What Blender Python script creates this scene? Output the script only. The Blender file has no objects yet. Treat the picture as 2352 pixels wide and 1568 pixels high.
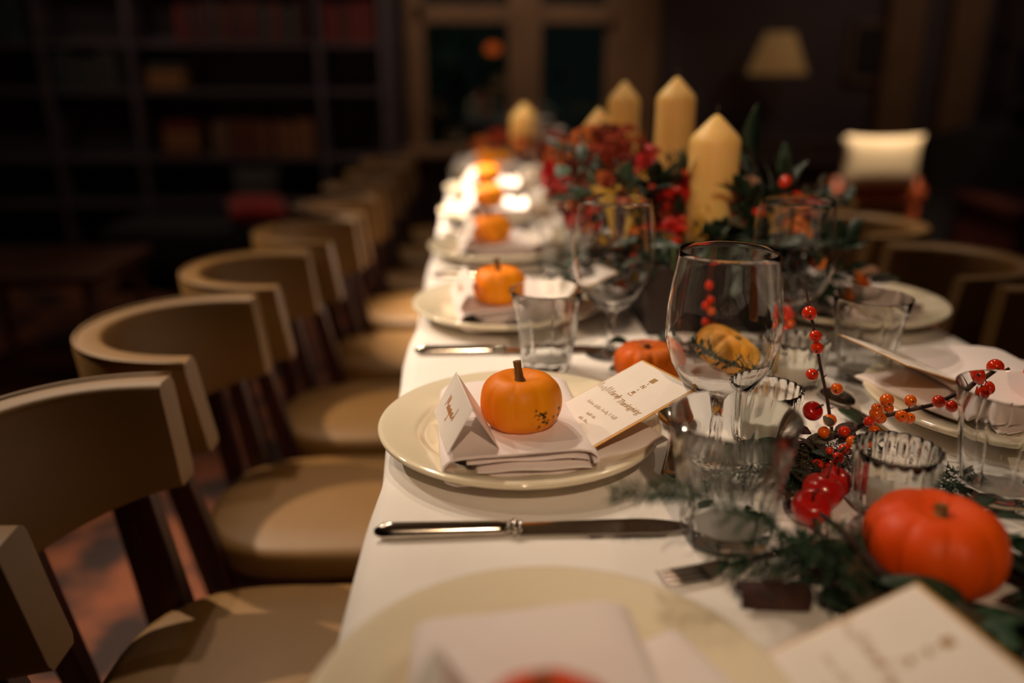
import bpy, bmesh, math, random
from mathutils import Vector, Matrix, Euler
random.seed(7)
S = bpy.context.scene
COL = S.collection
PI = math.pi
# ------------------------------------------------------------------ camera
TZ = 0.75                                   # table top height
CAMZ = TZ + 0.42
FPX = 1920.0
PITCH = math.atan((784 - 150) / FPX)
YAW = math.atan((1176 - 1100) * math.cos(PITCH) / FPX)
cam = bpy.data.cameras.new('camera'); cam_ob = bpy.data.objects.new('camera', cam); COL.objects.link(cam_ob)
cam.sensor_width = 36.0; cam.lens = 36.0 * FPX / 2352
cam_ob.location = (0, 0, CAMZ); cam_ob.rotation_euler = (PI / 2 - PITCH, 0, -YAW)
cam.clip_start = 0.02
cam.dof.use_dof = True; cam.dof.focus_distance = 0.93; cam.dof.aperture_fstop = 1.22
S.camera = cam_ob
# ------------------------------------------------------------------ world, light, exposure
w = bpy.data.worlds.new('night'); S.world = w; w.use_nodes = True
w.node_tree.nodes['Background'].inputs[0].default_value = (0.010, 0.016, 0.014, 1)
w.node_tree.nodes['Background'].inputs[1].default_value = 0.25
S.view_settings.view_transform = 'Standard'; S.view_settings.look = 'None'
S.view_settings.exposure = -0.15; S.view_settings.gamma = 1.0; S.view_settings.use_curve_mapping = False
WARM = (1.0, 0.79, 0.585)
def spot(name, loc, tgt, power, size=60, blend=0.6, rad=0.035, col=WARM):
    l = bpy.data.lights.new(name, 'SPOT'); l.energy = power; l.color = col
    l.spot_size = math.radians(size); l.spot_blend = blend; l.shadow_soft_size = rad
    o = bpy.data.objects.new(name, l); COL.objects.link(o); o.location = loc
    d = Vector(tgt) - Vector(loc); o.rotation_euler = d.to_track_quat('-Z', 'Y').to_euler()
    l.cycles.is_caustics_light = True
    return o
CEIL = 2.9
spot('downlight_or_fill', (-0.92, 2.20, CEIL - .02), (-0.05, 1.15, 0.75), 92, 50, 0.9)
spot('downlight_or_fill', (-0.72, 2.95, CEIL - .02), (0.06, 2.58, 0.75), 1450, 27, 0.9)
spot('downlight_or_fill', (-0.75, 2.75, CEIL - .02), (0.10, 1.05, 0.75), 68, 46, 0.9)
spot('downlight_or_fill', (-1.25, 1.15, CEIL - .02), (0.25, 0.95, 0.75), 30, 40, 0.9)
spot('downlight_or_fill', (0.10, -1.35, CEIL - .25), (0.20, 1.05, 0.75), 125, 25, 0.95, col=(1, .70, .44))
spot('downlight_or_fill', (0.05, -1.05, CEIL - .2), (0.36, 1.55, 1.0), 95, 21, 0.9, col=(1, .74, .5))  # added accent spot that brightens the candles and flowers
spot('downlight_or_fill', (-2.2, 2.3, CEIL - .12), (-0.72, 1.62, 0.75), 460, 38, 0.9)  # extra spot added from the left to light the chair rims
spot('downlight_or_fill', (0.95, 2.55, CEIL - .02), (0.95, 1.7, 0.75), 62, 60, 0.8)  # fill added to lift the right-hand chair backs
spot('downlight_or_fill', (0.95, 2.95, CEIL - .02), (1.08, 2.35, 0.75), 130, 24, 0.9)  # narrow fill added for the third right-hand chair
spot('downlight_or_fill', (-0.35, 2.35, CEIL - .02), (0.17, 3.36, 0.95), 170, 20, 0.9)  # added spot, brightens the farthest candle and its bouquet
spot('downlight_or_fill', (-0.80, 4.15, CEIL - .02), (-0.4, 3.6, 0.6), 70, 60, 0.8)
spot('downlight_or_fill', (1.9, 3.6, CEIL - .02), (2.05, 4.15, 0.7), 480, 32, 0.9)  # added spot that lifts the cream armchair cushion
spot('downlight_or_fill', (0.2, 4.6, CEIL - .02), (0.1, 5.6, 0.9), 52, 75, 0.8)  # fill added so the window frame shows
spot('downlight_or_fill', (-1.6, 4.3, CEIL - .02), (-1.5, 5.5, 0.8), 30, 80, 0.8)  # fill added so the bookcase and books show
spot('downlight_or_fill', (-1.8, 1.9, CEIL - .02), (-1.12, 1.75, 0.0), 110, 30, 0.9)  # spot added to brighten the carpet behind the chairs
spot('downlight_or_fill', (2.9, 4.2, CEIL - .02), (2.9, 5.5, 0.9), 13, 90, 0.8)  # dim fill added for the right part of the back wall
spot('downlight_or_fill', (-2.4, 3.3, CEIL - .02), (-2.4, 3.8, 0.0), 13, 150, 0.6)  # wide weak fill added as ambient light, left of the room
spot('downlight_or_fill', (2.7, 2.8, CEIL - .02), (2.7, 3.4, 0.0), 11, 150, 0.6)  # same added ambient fill, right of the room
S.cycles.max_bounces = 16; S.cycles.transmission_bounces = 14; S.cycles.transparent_max_bounces = 16
S.cycles.glossy_bounces = 6; S.cycles.diffuse_bounces = 4
S.cycles.sample_clamp_indirect = 4.0
S.cycles.use_denoising = True
# ------------------------------------------------------------------ helpers
_F = Vector((math.sin(YAW) * math.cos(PITCH), math.cos(YAW) * math.cos(PITCH), -math.sin(PITCH)))
_R = Vector((math.cos(YAW), -math.sin(YAW), 0)); _U = _R.cross(_F)
def at(px, py, Y):                         # point of the place seen at a spot of the photo, Y metres down the room
    d = _F * FPX + _R * (px - 1176) - _U * (py - 784)
    return Vector((0, 0, CAMZ)) + d * (Y / d.y)
def on(px, py, z=TZ):                      # the same on a level surface
    d = _F * FPX + _R * (px - 1176) - _U * (py - 784)
    return Vector((0, 0, CAMZ)) + d * ((z - CAMZ) / d.z)
def lin(c):
    if isinstance(c, str):
        c = [int(c[i:i + 2], 16) / 255 for i in (0, 2, 4)]
    return tuple(((x / 12.92) if x <= 0.04045 else ((x + 0.055) / 1.055) ** 2.4) for x in c) + (1.0,)
MATS = {}
def mat(name, c1, c2=None, scale=20.0, rough=0.5, metal=0.0, bump=0.0, bscale=None, sss=0.0, coat=0.0, spec=0.5, kind='noise', stretch=(1, 1, 1), detail=4.0, sheen=0.0, lo=0.35, hi=0.65):
    if name in MATS: return MATS[name]
    m = bpy.data.materials.new(name); m.use_nodes = True; nt = m.node_tree
    b = nt.nodes['Principled BSDF']
    b.inputs['Roughness'].default_value = rough; b.inputs['Metallic'].default_value = metal
    b.inputs['Specular IOR Level'].default_value = spec
    if coat: b.inputs['Coat Weight'].default_value = coat; b.inputs['Coat Roughness'].default_value = 0.08
    if sheen: b.inputs['Sheen Weight'].default_value = sheen
    if sss:
        b.inputs['Subsurface Weight'].default_value = sss; b.inputs['Subsurface Radius'].default_value = (0.012, 0.006, 0.003)
        b.inputs['Subsurface Scale'].default_value = 1.0
    tc = nt.nodes.new('ShaderNodeTexCoord'); mp = nt.nodes.new('ShaderNodeMapping'); mp.inputs['Scale'].default_value = stretch
    nt.links.new(tc.outputs['Object'], mp.inputs['Vector'])
    if kind == 'wave':
        t = nt.nodes.new('ShaderNodeTexWave'); t.inputs['Scale'].default_value = scale; t.inputs['Distortion'].default_value = 6; t.inputs['Detail'].default_value = 3
    elif kind == 'voronoi':
        t = nt.nodes.new('ShaderNodeTexVoronoi'); t.inputs['Scale'].default_value = scale
    else:
        t = nt.nodes.new('ShaderNodeTexNoise'); t.inputs['Scale'].default_value = scale; t.inputs['Detail'].default_value = detail
    nt.links.new(mp.outputs['Vector'], t.inputs['Vector'])
    fac = t.outputs['Distance'] if kind == 'voronoi' else (t.outputs['Fac'] if 'Fac' in t.outputs else t.outputs[0])
    r = nt.nodes.new('ShaderNodeValToRGB'); r.color_ramp.elements[0].position = lo; r.color_ramp.elements[1].position = hi
    r.color_ramp.elements[0].color = lin(c1); r.color_ramp.elements[1].color = lin(c2 or c1)
    nt.links.new(fac, r.inputs['Fac']); nt.links.new(r.outputs['Color'], b.inputs['Base Color'])
    if bump:
        t2 = nt.nodes.new('ShaderNodeTexNoise'); t2.inputs['Scale'].default_value = bscale or scale * 4; t2.inputs['Detail'].default_value = 5
        nt.links.new(mp.outputs['Vector'], t2.inputs['Vector'])
        bp = nt.nodes.new('ShaderNodeBump'); bp.inputs['Strength'].default_value = bump; bp.inputs['Distance'].default_value = 0.002
        nt.links.new(t2.outputs['Fac'], bp.inputs['Height']); nt.links.new(bp.outputs['Normal'], b.inputs['Normal'])
    MATS[name] = m; return m
def glassmat(name, col=(1, 1, 1), ior=1.46, rough=0.0):
    m = bpy.data.materials.new(name); m.use_nodes = True; nt = m.node_tree
    nt.nodes.remove(nt.nodes['Principled BSDF'])
    g = nt.nodes.new('ShaderNodeBsdfGlass'); g.inputs['Color'].default_value = (*col, 1); g.inputs['IOR'].default_value = ior; g.inputs['Roughness'].default_value = rough
    nt.links.new(g.outputs[0], nt.nodes['Material Output'].inputs['Surface']); MATS[name] = m; return m
def thinglass(name, tint=(1, 1, 1), ior=1.5, mixmin=0.0):   # a pane or bowl wall too thin to bend what is seen through it
    m = bpy.data.materials.new(name); m.use_nodes = True; nt = m.node_tree
    nt.nodes.remove(nt.nodes['Principled BSDF'])
    t = nt.nodes.new('ShaderNodeBsdfTransparent'); t.inputs[0].default_value = (*tint, 1)
    g = nt.nodes.new('ShaderNodeBsdfGlossy'); g.inputs['Roughness'].default_value = 0.02
    f = nt.nodes.new('ShaderNodeFresnel'); f.inputs['IOR'].default_value = ior
    mx = nt.nodes.new('ShaderNodeMixShader')
    nt.links.new(f.outputs[0], mx.inputs[0]); nt.links.new(t.outputs[0], mx.inputs[1]); nt.links.new(g.outputs[0], mx.inputs[2])
    nt.links.new(mx.outputs[0], nt.nodes['Material Output'].inputs['Surface']); MATS[name] = m; return m
def mesh(name, V, Fc, smooth=True):
    me = bpy.data.meshes.new(name); me.from_pydata([tuple(v) for v in V], [], Fc); me.update()
    if smooth: me.polygons.foreach_set('use_smooth', [True] * len(me.polygons))
    return me
def link(name, me, m=None, parent=None, loc=None, rot=None, scale=None):
    o = bpy.data.objects.new(name, me); COL.objects.link(o)
    if m is not None and me is not None and not me.materials: me.materials.append(m)
    if parent is not None: o.parent = parent
    if loc is not None: o.location = loc
    if rot is not None: o.rotation_euler = rot
    if scale is not None: o.scale = scale if hasattr(scale, '__len__') else (scale,) * 3
    return o
def tag(o, label, cat, group=None, kind=None):
    if label: o['label'] = label
    if cat: o['category'] = cat
    if group: o['group'] = group
    if kind: o['kind'] = kind
    return o
def thing(name, label, cat, loc=(0, 0, 0), rot=(0, 0, 0), group=None):
    o = bpy.data.objects.new(name, None); COL.objects.link(o); o.empty_display_size = 0.05
    o.location = loc; o.rotation_euler = rot
    return tag(o, label, cat, group)
def struct(o): o['kind'] = 'structure'; return o
def copytree(o, parent=None):
    c = o.copy(); COL.objects.link(c); c.parent = parent
    for ch in list(o.children): copytree(ch, c)
    return c
class MB:
    def __init__(s): s.V = []; s.F = []
    def add(s, V, Fc):
        k = len(s.V); s.V += [Vector(v) for v in V]; s.F += [tuple(i + k for i in f) for f in Fc]; return s
    def box(s, x0, x1, y0, y1, z0, z1):
        V = [(x, y, z) for x in (x0, x1) for y in (y0, y1) for z in (z0, z1)]
        return s.add(V, [(0, 1, 3, 2), (4, 6, 7, 5), (0, 4, 5, 1), (2, 3, 7, 6), (0, 2, 6, 4), (1, 5, 7, 3)])
    def tube(s, pts, radii, n=8, cap=True, squash=1.0):
        pts = [Vector(p) for p in pts]; k = len(pts)
        if not hasattr(radii, '__len__'): radii = [radii] * k
        V = []; ref = None
        for i, p in enumerate(pts):
            d = (pts[min(i + 1, k - 1)] - pts[max(i - 1, 0)]).normalized()
            if ref is None: ref = d.orthogonal().normalized()
            a = (ref - d * ref.dot(d)).normalized(); b = d.cross(a); ref = a
            for j in range(n):
                t = 2 * PI * j / n; V.append(p + (a * math.cos(t) + b * math.sin(t) * squash) * radii[i])
        Fc = [(i * n + j, i * n + (j + 1) % n, (i + 1) * n + (j + 1) % n, (i + 1) * n + j) for i in range(k - 1) for j in range(n)]
        if cap: Fc += [tuple(range(n))[::-1], tuple(range((k - 1) * n, k * n))]
        return s.add(V, Fc)
    def lathe(s, prof, n=48, mod=None, closed=False):
        V = []; Fc = []; k = len(prof)
        for i, (r, z) in enumerate(prof):
            for j in range(n):
                t = 2 * PI * j / n; rr = r * (mod(t, i) if mod else 1.0); V.append((rr * math.cos(t), rr * math.sin(t), z))
        rng = range(k) if closed else range(k - 1)
        for i in rng:
            a, b = i, (i + 1) % k
            for j in range(n): Fc.append((a * n + j, a * n + (j + 1) % n, b * n + (j + 1) % n, b * n + j))
        if not closed:
            if prof[0][0] > 1e-6: Fc.append(tuple(range(n))[::-1])
            if prof[-1][0] > 1e-6: Fc.append(tuple(range((k - 1) * n, k * n)))
        return s.add(V, Fc)
    def sphere(s, c, r, n=12, m=8, sc=(1, 1, 1)):
        c = Vector(c); V = [c + Vector((0, 0, -r * sc[2]))]
        for i in range(1, m):
            a = -PI / 2 + PI * i / m
            for j in range(n): V.append(c + Vector((r * sc[0] * math.cos(a) * math.cos(2 * PI * j / n), r * sc[1] * math.cos(a) * math.sin(2 * PI * j / n), r * sc[2] * math.sin(a))))
        V.append(c + Vector((0, 0, r * sc[2])))
        Fc = [(0, 1 + (j + 1) % n, 1 + j) for j in range(n)]
        for i in range(m - 2):
            for j in range(n): Fc.append((1 + i * n + j, 1 + i * n + (j + 1) % n, 1 + (i + 1) * n + (j + 1) % n, 1 + (i + 1) * n + j))
        L = len(V) - 1; b = 1 + (m - 2) * n
        Fc += [(b + j, b + (j + 1) % n, L) for j in range(n)]
        return s.add(V, Fc)
    def xf(s, M): s.V = [M @ v for v in s.V]; return s
    def me(s, name, smooth=True, weld=False, bevel=0, sharp=None):
        me = mesh(name, s.V, s.F, smooth)
        bm = bmesh.new(); bm.from_mesh(me)
        bmesh.ops.remove_doubles(bm, verts=bm.verts, dist=1e-6)
        if bevel: bmesh.ops.bevel(bm, geom=list(bm.edges), offset=bevel, segments=2, affect='EDGES', profile=0.5)
        bmesh.ops.recalc_face_normals(bm, faces=bm.faces)
        bm.to_mesh(me); bm.free()
        if smooth: me.polygons.foreach_set('use_smooth', [True] * len(me.polygons))
        if sharp: me.set_sharp_from_angle(angle=math.radians(sharp))
        return me
    def build(s, name, m, parent=None, **k):
        kk = {x: k.pop(x) for x in ('loc', 'rot', 'scale') if x in k}
        return link(name, s.me(name, **k), m, parent, **kk)
def text_mesh(txt, size, shear=0.0, spacing=1.0, align='CENTER', extrude=0.00006, bold=0.0):
    c = bpy.data.curves.new('txt', 'FONT'); c.body = txt; c.size = size; c.shear = shear; c.space_character = spacing
    c.align_x = align; c.align_y = 'CENTER'; c.extrude = extrude; c.offset = bold; c.resolution_u = 3
    o = bpy.data.objects.new('txt', c); COL.objects.link(o)
    dg = bpy.context.evaluated_depsgraph_get(); dg.update()
    me = bpy.data.meshes.new_from_object(o.evaluated_get(dg)); bpy.data.objects.remove(o); bpy.data.curves.remove(c)
    return me
def scribble(words, h, seed, wid=0.00035, lift=0.0):      # unreadable handwriting: joined loops, words = list of letter counts
    rnd = random.Random(seed); m = MB(); x = 0.0; pts = []
    for wlen in words:
        pts = []
        for i in range(wlen):
            lw = h * rnd.uniform(.45, .62)
            up = h * (rnd.uniform(.85, 1.0) if rnd.random() < .25 or i == 0 else rnd.uniform(.38, .5)); dn = -h * (.35 if rnd.random() < .12 else 0)
            pts += [(x, dn * .3), (x + lw * .35, up), (x + lw * .55, up * .75), (x + lw * .6, dn)]; x += lw
        pts.append((x, h * .1)); x += h * .5
        for a, b in zip(pts, pts[1:]):
            d = Vector((b[0] - a[0], b[1] - a[1], 0)); n = Vector((-d.y, d.x, 0)).normalized() * wid
            A = Vector((a[0], a[1], lift)); B = Vector((b[0], b[1], lift))
            m.add([A - n, B - n, B + n, A + n], [(0, 1, 2, 3)])
    for v in m.V: v.x -= x / 2
    return m
# ------------------------------------------------------------------ materials
M_cloth = mat('table_linen', 'E9E2DC', 'F1EBE6', 9, 0.85, bump=0.15, bscale=900, sheen=0.1)
M_nap = mat('napkin_cotton', 'F2E4E2', 'F6EAE8', 14, 0.88, bump=0.2, bscale=1200, sheen=0.15)
M_plate = mat('cream_glazed_china', 'ECDFC2', 'F0E4CA', 6, 0.12, coat=0.4, bump=0.03, bscale=60)
M_card = mat('card_stock', 'F1E7DF', 'F4EBE3', 40, 0.7)
M_kraft = mat('gold_card_edge', 'C28A35', 'D19C46', 60, 0.45, metal=0.25)
M_ink = mat('gold_ink', '9C7434', 'AA8240', 80, 0.5)
M_inko = mat('orange_ink', 'C9803C', 'D48E4C', 80, 0.6)
M_steel = mat('polished_steel', 'B9AFA3', 'C3BAAF', 50, 0.13, metal=1.0)
M_glass = glassmat('clear_glass', (0.985, 0.99, 0.985))
M_bowl = glassmat('wine_glass_clear', (1, 1, 1), 1.45)
M_wax = mat('ivory_wax', 'E8BA6C', 'EEC67C', 12, 0.5, sss=0.9, bump=0.05, bscale=30)
M_wax.node_tree.nodes['Principled BSDF'].inputs['Subsurface Radius'].default_value = (0.045, 0.026, 0.009)
M_wick = mat('charred_wick', '3A2A22', '4A362A', 200, 0.9)
M_tea = mat('tealight_wax', 'F0E8DA', 'F4EDE0', 30, 0.4, sss=0.3)
M_leath = mat('tan_leather', '6A4A1A', '745220', 5, 0.55, bump=0.12, bscale=260)
M_wood = mat('dark_red_wood', '2A0F0B', '3B1610', 6, 0.4, kind='wave', stretch=(1, 1, .15), bump=0.05)
M_carpet = mat('patterned_carpet', '80482E', '30201C', 5.5, 0.95, bump=0.6, bscale=300, detail=6, lo=.42, hi=.6)
M_wall = mat('dark_panelling', '51444A', '574950', 3, 0.7)
M_ceil = mat('ceiling_paint', 'B8A890', 'C0B098', 3, 0.9)
M_frame = mat('window_paint', '7A5A42', '866449', 5, 0.55)
M_shelf = mat('bookcase_wood', '463A40', '504348', 4, 0.6, kind='wave', stretch=(1, .2, 1))
M_berry = mat('red_berry_skin', 'C81B08', 'E03A0C', 60, 0.16, coat=0.6)
M_berryo = mat('orange_berry_skin', 'D9480C', 'E8700F', 60, 0.16, coat=0.6)
M_twig = mat('twig_bark', '2B1712', '47281C', 90, 0.8, bump=0.5, bscale=300)
M_stem = mat('pumpkin_stem', '4A2E16', '8A6A2E', 60, 0.8, bump=0.6, bscale=200, stretch=(1, 1, .2))
M_fern = mat('fern_green', '1E3A26', '2C4E30', 30, 0.6)
M_leafd = mat('dark_leaf', '1A2A1C', '263C26', 12, 0.45)
M_euc = mat('eucalyptus_leaf', '2E4434', '445840', 10, 0.55)
M_eucl = mat('pale_leaf', '7D8A5E', '8D9869', 10, 0.55)
M_dry = mat('dried_leaf', '4A3A22', '2E2A1A', 20, 0.8)
def pumpkin_mat(name, c1, c2, spots=True):
    m = mat(name, c1, c2, 9, 0.5, spec=0.3, bump=0.12, bscale=120, stretch=(1, 1, .5))
    nt = m.node_tree; b = nt.nodes['Principled BSDF']
    if spots:                                         # dry scab marks on the skin
        tc = [n for n in nt.nodes if n.type == 'TEX_COORD'][0]
        n1 = nt.nodes.new('ShaderNodeTexNoise'); n1.inputs['Scale'].default_value = 210; n1.inputs['Detail'].default_value = 6
        n2 = nt.nodes.new('ShaderNodeTexNoise'); n2.inputs['Scale'].default_value = 22; n2.inputs['Detail'].default_value = 1
        mu = nt.nodes.new('ShaderNodeMath'); mu.operation = 'MULTIPLY'
        rr = nt.nodes.new('ShaderNodeValToRGB'); rr.color_ramp.elements[0].position = 0.395; rr.color_ramp.elements[1].position = 0.43
        mx = nt.nodes.new('ShaderNodeMix'); mx.data_type = 'RGBA'
        nt.links.new(tc.outputs['Object'], n1.inputs['Vector']); nt.links.new(tc.outputs['Object'], n2.inputs['Vector'])
        vd = nt.nodes.new('ShaderNodeVectorMath'); vd.operation = 'DISTANCE'; vd.inputs[1].default_value = (.0045, -.0423, .023)
        mr_ = nt.nodes.new('ShaderNodeMapRange'); mr_.inputs[1].default_value = .004; mr_.inputs[2].default_value = .017; mr_.inputs[3].default_value = .135; mr_.inputs[4].default_value = 0.0
        ad = nt.nodes.new('ShaderNodeMath'); ad.operation = 'ADD'
        nt.links.new(tc.outputs['Object'], vd.inputs[0]); nt.links.new(vd.outputs['Value'], mr_.inputs[0])
        nt.links.new(n1.outputs['Fac'], mu.inputs[0]); nt.links.new(n2.outputs['Fac'], mu.inputs[1]); nt.links.new(mu.outputs[0], ad.inputs[0]); nt.links.new(mr_.outputs[0], ad.inputs[1]); nt.links.new(ad.outputs[0], rr.inputs['Fac'])
        src = b.inputs['Base Color'].links[0].from_socket
        nt.links.new(rr.outputs['Color'], mx.inputs['Factor']); nt.links.new(src, mx.inputs['A']); mx.inputs['B'].default_value = lin('3A2418')
        nt.links.new(mx.outputs['Result'], b.inputs['Base Color'])
    return m
M_pump = pumpkin_mat('orange_pumpkin_skin', 'F57C00', 'FB9C00')
M_pumpr = pumpkin_mat('red_orange_pumpkin_skin', 'E04400', 'EA5800', False)
M_pumpm = pumpkin_mat('mid_orange_pumpkin_skin', 'E66200', 'F07A00', False)
M_pumpy = pumpkin_mat('yellow_striped_gourd_skin', 'EE9C28', 'F4C458', False)
# ------------------------------------------------------------------ the room
RX0, RX1, RY0, RY1 = -3.6, 4.4, -1.6, 5.7
fl = MB().box(RX0, RX1, RY0, RY1, -0.1, 0).build('floor', M_carpet, smooth=False); struct(fl)
struct(MB().box(RX0, RX1, RY0, RY1, CEIL, CEIL + .1).build('ceiling', M_ceil, smooth=False))
struct(MB().box(RX0 - .1, RX0, RY0, RY1, 0, CEIL).build('wall_left', M_wall, smooth=False))
struct(MB().box(RX1, RX1 + .1, RY0, RY1, 0, CEIL).build('wall_right', M_wall, smooth=False))
struct(MB().box(RX0, RX1, RY0 - .1, RY0, 0, CEIL).build('wall_front', M_wall, smooth=False))
WX0, WX1, WZ0, WZ1 = -0.40, 0.84, 0.66, 2.5
wb = MB()
wb.box(RX0, WX0, RY1, RY1 + .14, 0, CEIL).box(WX1, RX1, RY1, RY1 + .14, 0, CEIL).box(WX0, WX1, RY1, RY1 + .14, 0, WZ0).box(WX0, WX1, RY1, RY1 + .14, WZ1, CEIL)
struct(wb.build('wall_back', M_wall, smooth=False))
win = struct(thing('window_1', 'wide night window with brown painted frame behind the table end', None, (0, RY1, 0)))
fy0, fy1 = -0.10, -0.02
def fr(n, x0, x1, z0, z1, y0=fy0, y1=fy1): return MB().box(x0, x1, y0, y1, z0, z1).build(n, M_frame, win, smooth=False, bevel=.006)
fr('window_frame', WX0 - .06, WX0 + .06, WZ0, WZ1); fr('window_frame', WX1 - .03, WX1 + .32, WZ0 - .5, WZ1 + .2, -.06, .0)
fr('mullion', 0.185, 0.395, WZ0, WZ1, -.13, -.02); fr('transom', WX0, 0.185, 1.42, 1.53); fr('transom', .395, WX1, 1.42, 1.53)
fr('window_sill', WX0 - .1, WX1 + .05, WZ0 - .05, WZ0, -.22, .0); fr('window_head', WX0, WX1, WZ1 - .08, WZ1)
M_pane = thinglass('window_pane_glass', (.9, .95, .92))
for x0, x1, z0, z1 in [(WX0 + .06, .185, WZ0, 1.42), (.395, WX1 - .03, WZ0, 1.42), (WX0 + .06, .185, 1.53, WZ1 - .08), (.395, WX1 - .03, 1.53, WZ1 - .08)]:
    MB().box(x0, x1, -.045, -.039, z0, z1).build('pane', M_pane, win, smooth=False)
# panelled pilasters and curtain strips on the right
for i, (x0, x1, lab) in enumerate([(2.62, 2.86, 'left'), (3.04, 3.26, 'right')]):
    p = struct(MB().box(x0, x1, RY1 - .1, RY1, 0, CEIL).build('trim_%d' % (i + 1), M_frame, smooth=False, bevel=.01))
# an amber lantern and a shrub added outside, standing in for pane reflections
m_orb = bpy.data.materials.new('amber_orb_glow'); m_orb.use_nodes = True
b_ = m_orb.node_tree.nodes['Principled BSDF']; b_.inputs['Base Color'].default_value = lin('A04018'); b_.inputs['Emission Color'].default_value = lin('D85820'); b_.inputs['Emission Strength'].default_value = 0.55
orb_ob = thing('reflection_orb', 'small amber lantern added outside, standing in for an orange window reflection', 'orb', at(1132, 112, 6.1))
MB().lathe([(0, -.035), (.035, -.03), (.055, 0), (.04, .03), (0, .04)], 16).build('orb_body', m_orb, orb_ob)
MB().tube([(0, 0, .038), (0, 0, .1), (0, .02, 1.0)], .006, 6).build('hanging_wire', M_shelf, orb_ob)
def leafmesh(L, Wd, bend=.15, tipx=.8, n=6, cup=.1):
    V = []; Fc = []
    for i in range(n + 1):
        t = i / n; ww = Wd * math.sin(PI * min(1, t ** tipx * .97 + .02)) ** .8; z = -bend * L * t * t
        for s in (-1, 0, 1): V.append((t * L, s * ww / 2, z + abs(s) * cup * ww))
    for i in range(n):
        for s in (0, 1): Fc.append((i * 3 + s, (i + 1) * 3 + s, (i + 1) * 3 + s + 1, i * 3 + s + 1))
    return V, Fc
M_lan2 = mat('shrub_leaf', '2A4A3A', '3C5A44', 8, 0.5)
shr = thing('reflection_shrub', 'dark green shrub added outside, standing in for a green window reflection', 'shrub', (-.25, 6.75, 0))
mb = MB(); rnd = random.Random(3); LV, LF = leafmesh(.12, .06)
for i in range(420):
    p = Vector((rnd.gauss(0, .28), rnd.gauss(0, .2), abs(rnd.gauss(.8, .45))))
    R = Euler((rnd.uniform(0, 6), rnd.uniform(-1, 1), rnd.uniform(0, 6))).to_matrix()
    mb.add([p + R @ Vector(v) for v in LV], LF)
tag(mb.build('foliage', M_lan2, shr), None, None, kind='stuff')
MB().tube([(0, 0, 0), (.02, 0, .5), (-.03, .02, 1.1)], [.03, .02, .008], 6).build('trunk', M_twig, shr)
# ------------------------------------------------------------------ bookcase along the back wall
bc = thing('bookcase', 'tall dark bookcase filling the back wall left of the window', 'bookcase', (0, RY1 - .34, 0))
BX0, BX1 = -3.4, -0.56
MB().box(BX0, BX1, .30, .33, 0.0, 2.6).build('back_panel', M_shelf, bc, smooth=False)
shelfz = [0.05, 0.35, 0.63, 1.03, 1.30, 1.70, 2.1, 2.57]
for z in shelfz: MB().box(BX0, BX1, 0, .30, z - .025, z).build('shelf', M_shelf, bc, smooth=False)
for x in (-3.4, -2.62, -2.1, -0.98, -0.60): MB().box(x, x + .035, -.01, .30, 0, 2.6).build('upright', M_shelf, bc, smooth=False)
BKC = ['6E3A22', '7A4A2A', '4A2020', '8A5A30', '5A2018', '3A3430', '6A1E18', '82603A', '2E3A34', '705038']
bkm = [mat('book_cloth_%d' % i, c, c, 30, .7, bump=.1) for i, c in enumerate(BKC)]
M_page = mat('book_pages', 'B39468', 'BC9E74', 60, .9)
def book(name, w_, h_, d_, m, lab, loc, rot=(0, 0, 0), group=None):
    b = thing(name, lab, 'book', loc, rot, group)
    c = MB(); c.box(0, .004, 0, d_, 0, h_).box(w_ - .004, w_, 0, d_, 0, h_).box(0, w_, 0, .004, 0, h_)
    c.build('cover', m, b, smooth=False)
    MB().box(.004, w_ - .004, .004, d_ - .006, .004, h_ - .004).build('pages', M_page, b, smooth=False)
    return b
def ordn(i): return ['first', 'second', 'third', 'fourth', 'fifth', 'sixth', 'seventh', 'eighth', 'ninth', 'tenth', 'eleventh', 'twelfth', 'thirteenth', 'fourteenth', 'fifteenth', 'sixteenth'][i]
CN = ['brown', 'tan brown', 'maroon', 'ochre', 'dark red', 'grey', 'crimson', 'light brown', 'slate green', 'umber']
def row(x0, x1, z, cols, where, hmin, hmax, seed, n=99):
    rnd = random.Random(seed); x = x0; i = 0
    while x < x1 and i < min(n, 16):
        w_ = rnd.uniform(.04, .062); c = rnd.choice(cols); h_ = rnd.uniform(hmin, hmax)
        book('book', w_, h_, .17, bkm[c], '%s book, %s %s' % (CN[c], ordn(i), where), (x, RY1 - .34 + .02, z + .001), group='books ' + where)
        x += w_ + .002; i += 1
row(-1.66, -1.06, .63, [0, 1, 3, 4, 7, 9], 'in the lit book row behind the chairs', .19, .225, 5)
row(-1.80, -1.05, 1.30, [2, 4, 6, 5], 'in the upper book row left of the window', .2, .24, 9)
row(-0.93, -0.66, 1.30, [6, 2, 4], 'on the shelf beside the window frame', .2, .24, 4)
row(-3.3, -2.72, 1.30, [5, 8, 7], 'on the shelf at the top left', .22, .3, 14)
row(-2.55, -2.2, 1.03, [5, 5, 8], 'standing on the shelf at the far left', .18, .24, 21)
for k, (px, z0, n, cc) in enumerate([(430, .635, 4, [0, 3, 3, 6]), (412, 1.035, 3, [3, 3, 5])]):
    p = at(px, 300, RY1 - .2); z = z0
    for i in range(n):
        t_ = [.05, .055, .045, .05][i]
        b = book('book', t_, .21, .16, bkm[cc[i]], '%s book lying flat, %s from the bottom of the %s shelf stack' % (CN[cc[i]], ordn(i), ['lower', 'upper'][k]),
                 (p.x + .1, RY1 - .32, z + t_), (0, PI / 2, 0) if False else (0, 0, 0), 'books lying flat on the bookcase')
        b.rotation_euler = (0, -PI / 2, 0); b.location = (p.x + .1, RY1 - .32, z); b.rotation_euler = (0, -PI / 2, 0)
        z += t_ + .001
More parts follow.
